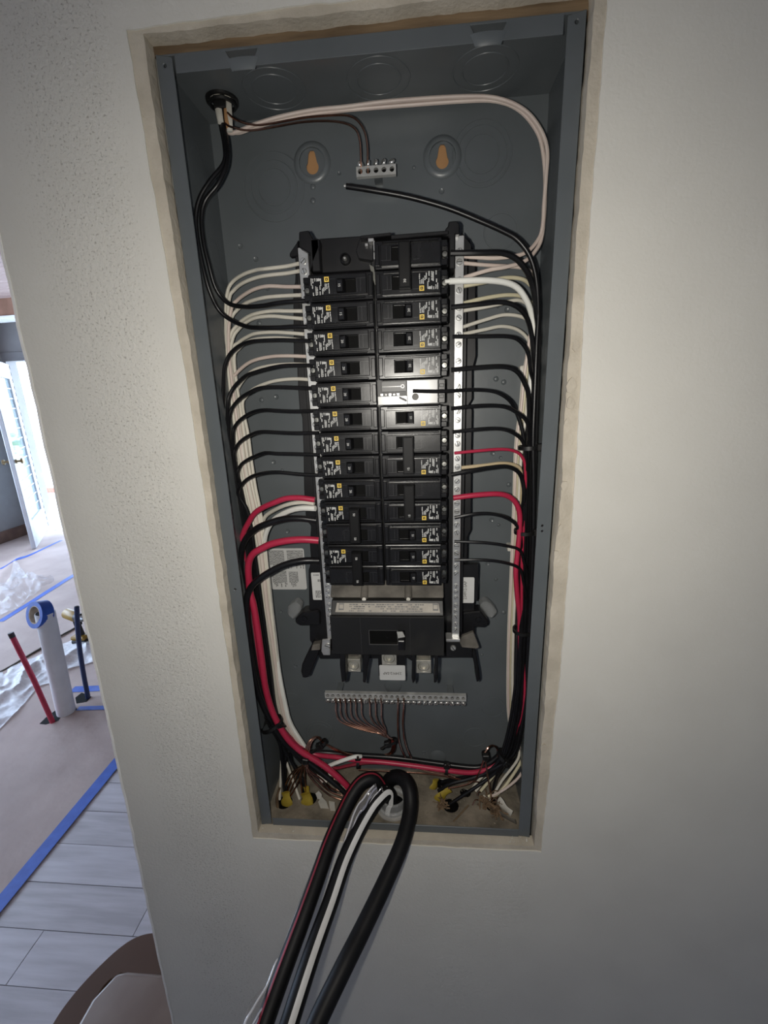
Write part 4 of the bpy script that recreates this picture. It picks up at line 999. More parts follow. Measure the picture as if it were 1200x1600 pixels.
whites = [
 [(466, 412), (448, 416), (415, 420), (400, 422), (380, 429), (364, 440), (356, 454)],
 [(467, 423.5), (448, 427), (420, 430), (400, 434), (380, 442), (366, 453), (358, 468)],
 [(470, 448), (448, 448), (420, 447), (400, 451), (384, 459), (371, 469), (362, 481)],
 [(470, 461), (448, 462), (420, 464), (400, 468), (384, 474), (371, 484), (362, 496)],
 [(473, 486), (450, 486), (425, 486), (400, 490), (384, 497), (371, 508), (361, 523)],
 [(473, 498), (450, 496), (425, 494), (402, 496), (387, 502), (374, 513), (364, 528)],
 [(475, 522), (450, 520), (425, 519), (400, 521), (387, 526), (373, 535), (362, 549)],
 [(478, 533), (450, 529), (425, 528), (400, 530), (385, 535), (374, 544), (366, 557)],
 [(480, 557), (450, 556), (425, 557), (400, 562), (384, 570), (368, 585), (360, 601)],
 [(483, 570), (455, 569), (425, 571), (400, 577), (386, 587), (373, 605), (367, 626)],
 [(483, 593), (460, 592), (433, 594.5), (413, 600), (396, 608), (385, 619), (379, 634)]]
for i, p_ in enumerate(whites):
    y0 = p_[-1][1] + 22; u = (i + .3) / 11 if i < 10 else 1.0
    u = [.0, .2, .4, .1, .3, .5, .65, .75, .55, .85, 1.0][i]
    yy = .074 - .003 * (i % 3)
    pts = [(*q, .0335 + (yy - .0335) * min(1, k / 5)) for k, q in enumerate(p_)] + bundle(LW, u, y0, 1180, yy, .066 - .004 * (i % 3))
    pts += [(488 + i % 4 * 6, 1192 + i % 3 * 4, .055), (505 + i % 4 * 6, 1212 + i % 3 * 5, .045)]
    wire('neutral_wire', 'white wire, %s of the fan on the left terminal bar' % NW[i], pts, .0019, M_WHT if i not in (2, 8) else M_PNK, GWL)
wire('neutral_wire', 'white wire tucked directly under the upper thick red wire', [(491, 786.5, .028), (469, 785, .032), (447, 789, .04), (427, 798, .055), (414, 808, .065), (410, 825, .072)] + bundle(LW, .9, 840, 1180, .072, .06) + [(500, 1205, .05)], .0024, M_WHT)
wire('neutral_wire', 'thick bright white wire just below the upper thick red wire', [(493, 794.5, .026), (473, 794, .03), (456, 797, .036), (440, 804, .044), (428, 812, .05), (419, 825, .056), (414, 840, .062), (413, 860, .068)] + bundle(LW, .95, 890, 1180, .070, .06) + [(510, 1215, .05)], .0033, M_WHT2)
# left black wires
GBL = 'black wires of the left breaker column'
pair = 'black wire dropping from the white cable at the top left, '
wire('hot_wire', pair + 'inner of the two', [(348, 175, .058), (349, 195, .054), (355, 227, .046), (354, 257, .040), (341, 287, .036), (321, 313, .036), (315, 340, .036), (318, 377, .036), (326, 412, .038), (335, 445, .042), (346, 464, .046), (361, 476, .046), (384, 479.5, .040), (410, 478, .032), (432, 474, .024), (455, 471.5, .020), (482, 470, .0195)], .0023, M_BWIRE, GBL, sides=10)
wire('hot_wire', pair + 'outer of the two', [(344, 175, .060), (345, 195, .056), (351, 227, .048), (350, 255, .042), (328, 283, .036), (312, 310, .034), (306, 340, .034), (309, 377, .034), (320, 429, .036), (330, 461, .040), (343, 485.5, .046), (361, 500, .048), (384, 510, .042), (400, 512, .036), (432, 512, .026), (462, 510.5, .020), (486, 511, .0195)], .0023, M_BWIRE, GBL, sides=10)
blacks = [
 [(486, 533), (460, 532), (432, 531.5), (400, 533), (384, 536), (371, 542.5), (359, 554), (353, 567), (350, 583)],
 [(490, 571), (465, 571), (440, 572), (415, 577), (395, 583), (383, 588), (368, 602), (359, 617), (356, 633)],
 [(492, 607), (462, 606), (427, 605), (404, 607), (387, 615), (375, 623), (364, 636), (359, 650)],
 [(496, 642), (460, 643), (433, 642), (411, 641), (393, 645), (377, 655), (367, 667), (364, 681)],
 [(498, 676.5), (460, 677), (433, 676), (407, 675), (391, 680), (377, 689), (369, 700), (366, 714)],
 [(499, 711), (460, 709.5), (433, 709), (413, 708), (396, 714), (383, 721), (375, 729), (371, 741)],
 [(501, 743), (466, 741), (432, 738), (408, 740), (391, 746), (378, 757), (372, 772)]]
for i, p_ in enumerate(blacks):
    u = [.0, .12, .3, .45, .6, .75, .9][i]; y0 = p_[-1][1] + 18
    pts = [(*q, .0195 + .022 * max(0, min(1, (k - 2) / 4))) for k, q in enumerate(p_)] + bundle(LB, u, y0, 1160, .046 + .003 * (i % 2), .050 + .004 * (i % 3))
    ends = [[(440, 1185, .045), (442, 1215, .04), (446, 1248, .034)], [(452, 1185, .05), (465, 1210, .048), (478, 1246, .042)], [(446, 1180, .05), (445, 1215, .045), (449, 1246, .036)],
            [(462, 1180, .05), (492, 1204, .05), (532, 1232, .045)], [(468, 1178, .05), (500, 1205, .048), (538, 1238, .04)], [(462, 1182, .055), (490, 1208, .05), (525, 1240, .042)], [(455, 1188, .05), (470, 1212, .046), (482, 1248, .04)]][i]
    wire('hot_wire', 'black wire to the left breakers, %s of the seven that sweep down the left side' % ['topmost', 'second', 'third', 'fourth', 'fifth', 'sixth', 'lowest'][i], pts + ends, .0021, M_BWIRE, GBL)
wire('hot_wire', 'upper thick red wire to the left double breakers', [(492, 781, .022), (469, 778, .022), (447, 779, .024), (427, 786, .028), (411, 793, .032), (397, 803, .036), (387, 819, .040), (380, 834, .044), (378, 850, .048), (383, 890, .052), (392, 950, .052), (402, 1010, .052), (414, 1075, .052), (432, 1125, .052), (460, 1160, .056), (490, 1178, .058), (525, 1183, .054), (560, 1188, .051), (600, 1191, .050), (650, 1197, .049), (700, 1204, .048), (738, 1207, .050), (765, 1200, .055), (782, 1186, .060)], .0033, M_RED, 'thick wires of the left double breakers', sides=12)
wire('hot_wire', 'upper thick black wire to the left double breakers', [(494, 813, .022), (469, 810, .020), (447, 810.5, .020), (427, 815, .022), (407, 822.5, .026), (393, 832, .030), (383, 844, .033), (377, 862, .036), (376, 885, .038), (379, 910, .040), (385, 950, .042), (392, 1000, .042), (402, 1060, .042), (416, 1110, .044), (440, 1150, .050), (470, 1172, .054), (510, 1176, .064), (560, 1180, .064), (620, 1184, .063), (680, 1192, .062), (740, 1199, .058), (765, 1192, .058), (784, 1176, .062)], .0038, M_BWIRE, 'thick wires of the left double breakers', sides=12)
wire('hot_wire', 'lower thick red wire running down the left side', [(498, 844.5, .022), (473, 843, .020), (447, 845, .019), (424, 850, .019), (411, 856, .020), (397, 864, .022), (390, 875, .024), (388, 888, .026), (389, 907, .028), (391, 927, .028), (396, 945, .028), (402, 980, .028), (409, 1030, .028), (415, 1075, .030), (425, 1110, .032), (437, 1135, .034), (452, 1157, .036), (472, 1175, .036), (495, 1189, .036), (520, 1207, .034), (542, 1228, .032), (556, 1246, .034)], .0042, M_RED, 'thick wires of the left double breakers', sides=12)
wire('hot_wire', 'lowest thick black wire to the left double breakers', [(498, 876, .022), (476, 876, .018), (453, 880, .016), (434, 887, .015), (413, 899, .015), (397, 912, .016), (388, 926, .018), (385, 945, .020), (387, 985, .024), (394, 1040, .028), (405, 1087, .032), (422, 1125, .036), (442, 1157, .040), (466, 1180, .044), (496, 1202, .044), (525, 1226, .040), (545, 1245, .036)], .0040, M_BWIRE, 'thick wires of the left double breakers', sides=12)
# right side
RB = [(440, 834, 841), (520, 831, 842), (600, 825, 840), (700, 817, 837), (800, 812, 835), (900, 807, 834), (1000, 806, 828), (1060, 803, 826), (1100, 798, 823), (1140, 791, 816), (1180, 780, 803), (1196, 770, 793)]
RW_ = [(460, 836, 842), (520, 833, 840), (575, 818, 832), (640, 811, 826), (700, 804, 818), (800, 801, 812), (900, 797, 808), (1000, 793, 804), (1094, 792, 803), (1135, 796, 808), (1160, 806, 818)]
GWR = 'white wires of the right terminal bar'
top_a = [(352, 205, .058), (362, 208, .057), (376, 204, .056), (400, 194, .056), (440, 182, .058), (490, 172, .06), (540, 167, .062), (613, 158, .064), (723, 151, .066), (778, 154, .066), (819, 172, .064), (844, 202, .062), (855, 235, .060), (853, 279, .058), (850, 320, .056), (848, 352, .054), (841, 374, .052), (819, 396, .046), (778, 403, .038), (745, 402, .034), (724, 400.5, .0335)]
top_b = [(350, 202, .062), (360, 206, .061), (374, 207, .060), (395, 200, .060), (440, 187, .062), (490, 178, .064), (540, 172, .066), (613, 166, .068), (723, 158, .070), (775, 158, .070), (811, 172, .068), (837, 202, .066), (848, 235, .064), (852, 293, .060), (847, 367, .054), (835, 394, .048), (818, 409, .043), (791, 417, .038), (764, 422, .035), (724, 434, .0335)]
wire('neutral_wire', 'pinkish white wire arching across the top of the box, upper of two', top_a, .0019, M_PNK, GWR)
wire('neutral_wire', 'pinkish white wire arching across the top of the box, lower of two', top_b, .0019, M_PNK, GWR)
rws = [([(723, 411), (757, 414), (791, 416), (818, 419), (832, 428), (838, 449)], .0018, M_PNK, 'pinkish wire just below the two arching wires on the right bar', .2),
       ([(724, 447), (757, 441), (791, 434), (815, 436), (828, 445), (835, 459)], .0020, M_CRM, 'cream wire close under the thick white wire at the right bar', .4),
       ([(724, 474), (757, 466), (791, 461), (815, 463), (828, 472), (834, 486)], .0020, M_CRM, 'cream wire arching just above the second black wire at the right', .6),
       ([(724, 485.5), (757, 480), (781, 475), (808, 469), (824, 476), (833, 492)], .0018, M_WHT, 'white wire half hidden behind the second black wire at the right', .8),
       ([(723, 511), (757, 500), (788, 492), (815, 495), (828, 505), (834, 520)], .0018, M_WHT, 'upper of the two lowest white wires on the right bar', .1),
       ([(724, 522), (757, 515), (784, 510), (808, 515), (824, 529), (829, 545)], .0018, M_WHT, 'lower of the two lowest white wires on the right bar', .3)]
for i, (p_, r, m_, lb, u) in enumerate(rws):
    yy = .060 + .005 * (i % 3)
    pts = [(*q, .0335 + (yy - .0335) * max(0, min(1, k / 4))) for k, q in enumerate(p_)] + [(lane(RW_, u, y), y, yy + .004) for y in (575, 640, 700, 800, 900, 1000, 1094, 1135, 1160)]
    pts += [(822 - i * 3, 1184, .062), (812 - i * 7, 1212 + i * 2, .054), (790 - i * 6, 1232 + i * 4, .046), (768 - i * 3, 1244, .044)] if i % 2 == 0 else [(792, 1186, .064), (775 - i * 4, 1212, .058), (755 - i * 4, 1236, .05)]
    wire('neutral_wire', lb, pts, r, m_, GWR)
wire('neutral_wire', 'thick bright white wire crossing over the right terminal bar', [(702, 439.5, .016), (717, 439, .018), (757, 438, .022), (788, 441, .028), (808, 449.5, .034), (822, 468, .040), (830, 489, .046), (834, 515, .05), (833, 560, .054), (829, 600, .056), (830, 650, .056), (829, 700, .056), (826, 760, .056), (820, 850, .056)], .0030, M_WHT2, GWR, tip=(M_WHT2, .0045, .0018), sides=10)
wire('neutral_wire', 'tan wire running above a black wire at the right', [(719, 731, .0335), (757, 727, .036), (784, 724, .04), (805, 727, .046), (814, 738, .05), (815, 780, .052), (810, 850, .054)], .0020, M_TAN, GWR)
GBR = 'black wires of the right breaker column'
wire('hot_wire', 'loose black wire with a cut end floating above the breakers', [(541, 291, .030), (580, 297, .030), (640, 308, .032), (700, 325, .034), (750, 345, .036), (788, 362, .038), (808, 374, .039), (825, 395, .040), (835, 421, .041), (840, 455, .042), (841, 495, .042), (839, 529, .042), (837, 579, .042), (835, 630, .042), (833, 690, .042), (834, 760, .043), (833, 850, .044), (826, 1000, .046), (818, 1090, .048), (806, 1150, .050), (790, 1190, .050)], .0026, M_BWIRE, GBR, tip=(M_SCR, .002, .0015), sides=10)
rbl = [([(704, 395.5), (751, 395), (785, 395.5), (808, 406), (825, 428), (834, 455), (838, 489)], .0028, .95, 'thick black wire to the double 30-amp breaker'),
       ([(705, 480), (751, 475), (781, 472), (805, 478), (822, 495), (830, 522), (833, 549)], .0024, .8, 'black wire arching below the cream wires at the right'),
       ([(707, 526), (751, 525.5), (791, 525.5), (811, 532), (825, 552), (829, 580)], .0020, .55, 'black wire below the lowest white wires at the right'),
       ([(705, 578), (751, 574), (788, 573), (808, 581), (820, 600), (826, 623)], .0024, .4, 'black wire to the breaker above the bright open slot'),
       ([(645, 611), (692, 611.5), (741, 609), (774, 612.5), (795, 625), (806, 643), (815, 670), (820, 700)], .0019, .2, 'loose black wire lying across the bright open slot'),
       ([(705, 638.5), (751, 634), (785, 635), (805, 643), (822, 657), (827, 680)], .0021, .5, 'black wire to the breaker below the bright open slot'),
       ([(707, 675), (751, 670.5), (781, 670), (801, 676), (816, 689), (822, 712)], .0020, .3, 'black wire just above the thin red wire at the right'),
       ([(705, 742), (734, 736), (764, 731), (791, 729), (808, 736), (816, 750), (819, 775)], .0024, .15, 'black wire running just under the tan wire'),
       ([(710, 809), (741, 803), (768, 803), (791, 809), (808, 822), (814, 845)], .0020, .35, 'black wire just below the thick red wire at the right'),
       ([(710, 846), (757, 848), (791, 853), (812, 860), (819, 880)], .0018, .6, 'thin black wire, upper of the two lowest on the right'),
       ([(710, 875), (757, 875), (791, 880), (812, 889), (818, 910)], .0018, .75, 'thin black wire, lowest of all on the right')]
for i, (p_, r, u, lb) in enumerate(rbl):
    y0 = p_[-1][1] + 18; ye = .046 + .003 * (i % 3)
    nY = .0195 if i != 4 else .010
    pts = [(*q, nY + (.042 - nY) * max(0, min(1, (k - 1) / 4))) for k, q in enumerate(p_)]
    pts += [(lane(RB, u, y), y, ye) for y in (480, 520, 560, 600, 640, 680, 720, 760, 800, 850, 900, 950, 1000, 1060, 1100, 1140, 1180) if y > y0]
    e = i % 4
    pts += [[(762, 1206, .05), (735, 1216, .05), (705, 1224, .05), (685, 1236, .05)], [(768, 1212, .05), (740, 1232, .046), (700, 1258, .042)], [(775, 1216, .052), (770, 1238, .048), (766, 1262, .042)], [(770, 1208, .055), (745, 1212, .055), (715, 1216, .055), (690, 1222, .06)]][e]
    wire('hot_wire', lb, pts, r, M_BWIRE, GBR)
wire('hot_wire', 'thin red wire on the right side', [(710, 708, .0195), (751, 704, .022), (781, 702, .028), (801, 704, .034), (815, 713, .04), (821, 735, .044), (820, 800, .046), (816, 860, .044), (815, 930, .044), (816, 1000, .048), (820, 1075, .046), (814, 1120, .048), (798, 1170, .05)], .0017, M_RED, 'red wires on the right side')
wire('hot_wire', 'thick red wire curving down into the right bundle', [(708, 778, .0195), (744, 773.5, .021), (781, 772, .026), (801, 780, .032), (811, 798, .036), (812, 826, .038), (809, 860, .038), (806, 893, .038), (808, 930, .042), (812, 980, .048), (806, 1090, .05), (790, 1170, .05)], .0030, M_RED, 'red wires on the right side', sides=10)
# copper ground wires
GC = 'bare copper wires on the long ground bar'
cxs = [524, 531, 539, 547, 555, 564, 577, 586, 595]
for i, x in enumerate(cxs):
    k = i / 8
    pts = [(x, 1091, .068), (x + 1, 1100, .062), (x + 1, 1112, .058), (x + (606 - x) * .08, 1119 + 7 * (1 - k), .056), (x + (606 - x) * .30, 1130 + 5 * (1 - k), .056), (x + (606 - x) * .65, 1139 + 4 * (1 - k), .056), (599 + 5 * k, 1147 + (i % 3) * 1.5, .056), (611 + (i % 3) * 1.5, 1156 + (i % 2), .058), (613 + (i % 3) * 2, 1168, .062), (606 + (i % 3) * 2, 1178, .064), (580, 1181 + (i % 3), .064), (545, 1178 + (i % 3), .062), (520, 1168 + (i % 2) * 2, .060), (505 + (i % 2), 1160, .056), (494 + (i % 3), 1151 + (i % 2), .050), (482 + (i % 3) * 2, 1160, .042), (476 + (i % 3) * 2.6, 1178, .038), (474 + (i % 4) * 2.2, 1190, .038)]
    if i < 4: pts += [(471 - i * 4.5, 1206, .040), (464 - i * 6, 1226, .040), (452 - i * 3, 1247, .036)]
    elif i < 6: pts += [(470 + (i - 4) * 6, 1212, .042), (472 + (i - 4) * 7, 1244, .04)]
    else: pts += [(480 + (i - 6) * 3, 1206, .036), (493 + (i - 6) * 5, 1224 - (i - 6) * 3, .036), (516, 1243 - (i - 6) * 6, .036), (542, 1252 - (i - 6) * 6, .036)]
    wire('ground_wire', 'bare copper wire on the long ground bar, %s of nine from the left' % ['first', 'second', 'third', 'fourth', 'fifth', 'sixth', 'seventh', 'eighth', 'ninth'][i], pts, .0012, M_COP, GC, sides=6, steps=5)
for i, x in enumerate((622, 631)):
    wire('ground_wire', ('left', 'right')[i] + ' of two copper wires dropping from the middle of the long ground bar', [(x, 1091, .068), (x, 1102, .062), (x - .5 - i, 1130, .064), (x + 1, 1155, .064), (x + 7, 1175, .062), (x + 18, 1192, .062), (x + 40, 1203, .060), (x + 75, 1212, .058), (720 + i * 5, 1222, .055)], .0013, M_COP, GC, sides=6)
wire('ground_wire', 'upper of two thin copper wires from the top left cable', [(355, 176, .05), (364, 184, .05), (376, 190, .05), (390, 194, .052), (410, 195, .054), (450, 188, .056), (480, 183, .058), (520, 180, .060), (545, 181, .062), (560, 190, .064), (570, 207, .066), (574, 230, .068), (574.5, 256, .070), (575, 272, .074)], .0010, M_COP, 'copper wires on the short ground bar', sides=6)
wire('ground_wire', 'lower of two thin copper wires from the top left cable', [(351, 192, .05), (358, 197, .05), (368, 200, .05), (380, 203, .052), (400, 203, .054), (440, 196, .056), (470, 191, .058), (510, 189, .060), (540, 193, .062), (556, 203, .064), (562, 220, .066), (563.5, 240, .068), (564, 258, .070), (564.5, 274, .074)], .0010, M_COP, 'copper wires on the short ground bar', sides=6)
wire('ground_wire', 'copper wire fork below the right bundle, left prong', [(757, 1176, .045), (755, 1190, .044), (750, 1204, .044), (742, 1218, .044), (728, 1226, .044), (700, 1232, .046)], .0011, M_COP, 'copper fork at the lower right', sides=6)
wire('ground_wire', 'copper wire fork below the right bundle, right prong', [(758.5, 1176, .045), (759, 1192, .044), (762, 1214, .044), (766, 1236, .043), (770, 1258, .04)], .0011, M_COP, 'copper fork at the lower right', sides=6)
wire('ground_wire', 'dark looped copper wire above the lower right fork', [(758, 1176, .045), (763, 1168, .048), (770, 1165, .052), (777, 1170, .054), (778, 1182, .054)], .0014, M_COP, sides=6)
wire('ground_wire', 'long copper wire running right under the horizontal red wire', [(560, 1203, .05), (600, 1205, .05), (640, 1207, .05), (668, 1209, .05), (700, 1214, .05), (730, 1220, .05), (748, 1222, .05)], .0011, M_COP, sides=6)
wire('neutral_wire', 'short white wire segment rising to the right below the horizontal red wire', [(508, 1199, .048), (525, 1192, .046), (542, 1186, .046), (556, 1182, .047), (564, 1182, .052)], .0027, M_WHT2)
wire('neutral_wire', 'white wire entering the left yellow cable jacket', [(440, 1186, .045), (439, 1205, .042), (438, 1230, .038), (437, 1249, .034)], .0019, M_WHT)
wire('neutral_wire', 'white wire entering the second yellow cable jacket', [(448, 1192, .05), (455, 1212, .048), (463, 1234, .044), (469, 1251, .040)], .0019, M_WHT)
wire('hot_wire', 'dark red wire under the horizontal bundle at the lower left', [(495, 1188, .06), (520, 1200, .058), (545, 1196, .056), (570, 1192, .056), (600, 1192, .058)], .0022, M_RSTRIPE)
for i in range(4):
    wire('cable_strand', 'dark wire crossing the dusty box floor left of the thick cables, %s' % ('nearest', 'second', 'third', 'farthest')[i], [(480 + i * 6, 1196 - i * 2, .045), (500 + i * 5, 1210 + i * 1, .045), (522 + i * 4, 1226 - i * 2, .042), (545, 1240 - i * 4, .04)], .0017, (M_BWIRE, M_WHT, M_BWIRE, M_COP)[i])

# ================================================================== CABLE TIES, CONNECTOR, THICK CABLES, DEBRIS
def tie(label, c, axis, ra, rb, wd=.0042, head=(1, 0)):
    """band round a bundle: c centre (px,py,Y), axis direction in picture, ra/rb half sizes across / in depth"""
    o = at(*c); p2 = at(c[0] + axis[0], c[1] + axis[1], c[2]); ax_ = (p2 - o).normalized(); dp = Vector((0, 1, 0)); sd = ax_.cross(dp).normalized()
    t = thing('cable_tie', label, 'cable tie', o, 'black cable ties'); m = MB(); n = 24; vs = []
    for h in (-wd / 2, wd / 2):
        for k in (1.0, .86):
            vs += [o + ax_ * h + (sd * math.cos(2 * math.pi * j / n) * ra + dp * math.sin(2 * math.pi * j / n) * rb) * k for j in range(n)]
    fs = []
    for a, b in ((0, 2), (1, 3), (0, 1), (2, 3)):
        fs += [(a * n + j, a * n + (j + 1) % n, b * n + (j + 1) % n, b * n + j) for j in range(n)]
    obj('strap', m.add(vs, fs), M_TIE, t, smooth=True)
    hc_ = o + sd * head[0] * ra - dp * rb * (.5 if head[0] else 1.0); m = MB(); s_ = .0042
    q = [hc_ + ax_ * (a * s_) + sd * (b * s_) + dp * (c3 * s_ * .8) for c3 in (-1, 1) for a, b in ((-1, -1), (1, -1), (1, 1), (-1, 1))]
    obj('tie_head', m.hexa(q[:4], q[4:]), M_TIE, t, bevel=.0008)
    m = MB().tube([hc_ - dp * .002, hc_ + sd * head[0] * .006 - dp * .005, hc_ + sd * head[0] * .010 - dp * .007], .0012, 6, flat=1.6); obj('tie_tail', m, M_TIE, t)
    return t
tie('cable tie round the right bundle beside the thin red wire', (826, 699, .046), (0, 10), .0115, .012, head=(1, 0))
tie('cable tie round the right bundle below the thick red wire', (820, 830, .046), (0, 10), .0125, .013, head=(1, 0))
tie('cable tie low on the right bundle, level with the main breaker', (817, 984, .046), (0, 10), .0125, .013, head=(1, 0))
tie('cable tie at the bottom end of the right bundle', (789, 1182, .050), (-9, 10), .0125, .012, head=(0, 1))
tie('cable tie round the left bundle below the lower thick red wire', (424, 1131, .040), (6, 10), .0165, .016, head=(1, 0))
tie('cable tie gathering the left copper wires at the red wire', (479, 1183, .038), (-1, 10), .0085, .006, head=(0, 1))
tie('cable tie on the copper wires under the long ground bar', (613, 1158, .058), (4, 10), .0070, .006, head=(-1, 0))
tie('cable tie on the horizontal red wire near the middle', (560, 1190, .056), (10, 1), .0100, .009, head=(1, 0))
tie('cable tie on the horizontal red wire at its right end', (697, 1200, .053), (10, 1), .0090, .009, head=(1, 0))
tie('cable tie on the copper fork at the lower right', (758, 1178, .045), (0, 10), .0048, .005, head=(0, 1))
tie('cable tie beside the copper loop under the left bundle', (505, 1160, .056), (6, 8), .0060, .006, head=(-1, 0))
# translucent mounts behind the white wires
for i, (x, y, lb) in enumerate(((819, 577, 'upper white plastic wire mount behind the right bundle'), (799, 857, 'lower white plastic wire mount behind the right bundle'), (383, 732, 'small clear clip holding the left white wires'))):
    a = at(x, y, .068 if i < 2 else .064); obj('wire_mount', MB().box(a.x - .0045, a.x + .0045, a.y, a.y + .012, a.z - .0042, a.z + .0042), M_CLEAR if i == 2 else M_WJACK, bevel=.0014, seg=2, label=lb, cat='wire mount')
# connector in the top of the box with the stripped white cable
cn = thing('cable_connector', 'black plastic cable connector in the top of the box', 'connector', (connX + .002, .062, B + H - .02))
cz = B + H
obj('collar', MB().lathe([(.0160, cz - .0016), (.0158, cz - .0036), (.0138, cz - .0042), (.0136, cz - .0016)], 26, (connX + .002, .062, 0), 'z'), M_TIE, cn, smooth=True)
obj('throat', MB().lathe([(.0135, cz - .0048), (.0130, cz - .0070), (.0112, cz - .0074), (.0112, cz - .0048)], 22, (connX + .002, .062, 0), 'z'), M_TIE, cn, smooth=True)
obj('wedge', MB().box(connX - .004, connX + .008, .052, .057, cz - .013, cz - .002), M_TIE, cn, bevel=.001)
for i, (pa, lb) in enumerate((([(336, 134, .062), (339, 155, .058), (342, 175, .054), (345, 192, .052)], 'white cable sheath at the top left, outer of the two'), ([(353, 140, .064), (356, 165, .058), (358, 186, .054), (359, 206, .053)], 'white cable sheath at the top left, inner of the two'))):
    P = crom([at(*q) for q in pa], 6)
    obj('cable_sheath', MB().tube(P, lambda t: .0042 - .0012 * t, 10, flat=.6), M_WJACK, label=lb, cat='cable', group='stripped cables in the top connector', smooth=True)
P = crom([at(353, 172, .056), at(354, 186, .053), at(357, 200, .052)], 5); obj('paper_filler', MB().tube(P, .0022, 8), M_KEY, label='tan paper strip inside the stripped cable at the top left', cat='paper', smooth=True)
# conduit bushing
bx_, by_ = .180, .036
bu = thing('conduit_bushing', 'clear plastic conduit bushing in the floor of the box', 'bushing', (bx_, by_, B))
for r0, z0, z1 in ((.0245, .0018, .0060), (.0225, .0075, .0110), (.0205, .0018, .0230)):
    obj('bushing_ring', MB().lathe([(r0 - .003, B + z0), (r0, B + z0 + .0005), (r0, B + z1 - .0008), (r0 - .001, B + z1), (r0 - .003, B + z1)], 32, (bx_, by_, 0), 'z'), M_CLEAR, bu, smooth=True)
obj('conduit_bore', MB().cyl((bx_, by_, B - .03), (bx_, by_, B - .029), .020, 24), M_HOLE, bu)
# three thick service cables pulled out of the box towards the viewer
def cable(name, label, pts, r, tail, stripe=None, sang=0.0):
    Q = [at(*q) for q in pts]; d_ = (Q[-1] - Q[-2]).normalized(); e = Q[-1]
    Q += [e + d_ * .045, e + d_ * .085 + Vector((0, 0, -.012)), e + d_ * .12 + Vector((0, 0, -.05))] + [Vector(t) for t in tail[1:]]
    P = crom(Q, 8)
    t = thing(name, label, 'cable', P[0], 'thick service cables')
    m = MB().tube(P, r, 18); fr = m.frames; obj('jacket', m, M_CABLE, t, smooth=True)
    if stripe:
        sm, half, ang = stripe; rows = []
        for i, p in enumerate(P):
            T = (P[min(i + 1, len(P) - 1)] - P[max(i - 1, 0)]).normalized()
            vd = (CAM + Vector((0, 0, .12)) - p); vd = (vd - T * vd.dot(T)).normalized(); sd = T.cross(vd)
            rows.append([p + (vd * math.cos(ang + k * half) + sd * math.sin(ang + k * half)) * (r + .0004) for k in (-1, -.5, 0, .5, 1)])
        obj('stripe', MB().grid(rows), sm, t, smooth=True, recalc=False)
    obj('conductor_end', MB().tube([P[-1] + (P[-1] - P[-2]).normalized() * .0002, P[-1] + (P[-1] - P[-2]).normalized() * .02], r * .72, 12), M_ALU, t, smooth=True)
    return t
CR = .0098
t1 = [(-.06, -.30, B - .14), (-.12, -.42, B - .36), (-.16, -.48, B - .62), (-.2, -.5, .08), (-.26, -.62, .012), (-.5, -.9, .012)]
t2 = [(-.03, -.31, B - .14), (-.08, -.43, B - .36), (-.12, -.50, B - .62), (-.16, -.53, .08), (-.22, -.66, .012), (-.46, -.95, .012)]
t3 = [(.02, -.32, B - .14), (-.02, -.44, B - .36), (-.06, -.52, B - .62), (-.10, -.56, .08), (-.16, -.70, .012), (-.40, -1.0, .012)]
cable('service_cable', 'thick black cable with a thin red stripe, leftmost of three leaving the box', [(601, 1262, .034), (598, 1236, .040), (584, 1218, .040), (566, 1222, .034), (550, 1242, .022), (533, 1276, .000), (515, 1318, -.028), (498, 1366, -.058), (475, 1430, -.094), (449, 1500, -.128), (421, 1577, -.160), (400, 1640, -.185)], CR, t1, (M_RSTRIPE, .13, .62))
cable('service_cable', 'thick black cable with a broad white stripe, middle of three leaving the box', [(609, 1268, .028), (611, 1250, .032), (604, 1238, .030), (590, 1250, .018), (578, 1266, .008), (560, 1298, -.014), (538, 1346, -.044), (517, 1408, -.080), (496, 1466, -.112), (477, 1522, -.140), (452, 1600, -.172), (435, 1655, -.195)], CR, t2, (M_STRIPE, .33, -.25))
cable('service_cable', 'plain thick black cable looping out at the right of the three', [(606, 1262, .036), (603, 1232, .048), (612, 1216, .048), (628, 1216, .040), (639, 1232, .026), (641, 1265, .006), (629, 1316, -.028), (602, 1378, -.066), (568, 1449, -.106), (535, 1515, -.140), (498, 1592, -.172), (478, 1645, -.192)], CR, t3)
# clear sheath film pulled along the cables
M_STREAK = [clear_mat('streak_highlight', (.80, .80, .84), .75, .2), clear_mat('streak_shade', (.28, .27, .27), .7, .25), clear_mat('streak_sheen', (.45, .46, .56), .7, .2)]
def film(name, label, L, Rr, seed, dep):
    A = crom([at(*q) for q in L], 8); Bq = crom([at(*q) for q in Rr], 8); n = min(len(A), len(Bq)); rows = []
    for i in range(n):
        r = []
        for j in range(13):
            t = j / 12; p = A[i].lerp(Bq[i], t)
            fold = .004 * math.sin(t * 16 + i * .12 + seed) + .005 * fbm(t * 3, i * .12, 1.3, seed)
            r.append(p + Vector((0, -dep * math.sin(math.pi * t) + fold, fold * .6)))
        rows.append(r)
    t_ = thing(name, label, 'plastic film', rows[0][6])
    obj('film_sheet', MB().grid(rows), M_FILM, t_, smooth=True, recalc=False)
    for j in (1, 3, 4, 6, 8, 9, 11):
        P = [rows[i][j] + Vector((0, -.001, 0)) for i in range(n)]
        obj('film_light_streak', MB().tube(P, .0007 + .0004 * (j % 2), 6), M_STREAK[(j + seed) % 3], t_, smooth=True)  # light and dark tubes paint highlights and shade along the film's folds
    return t_
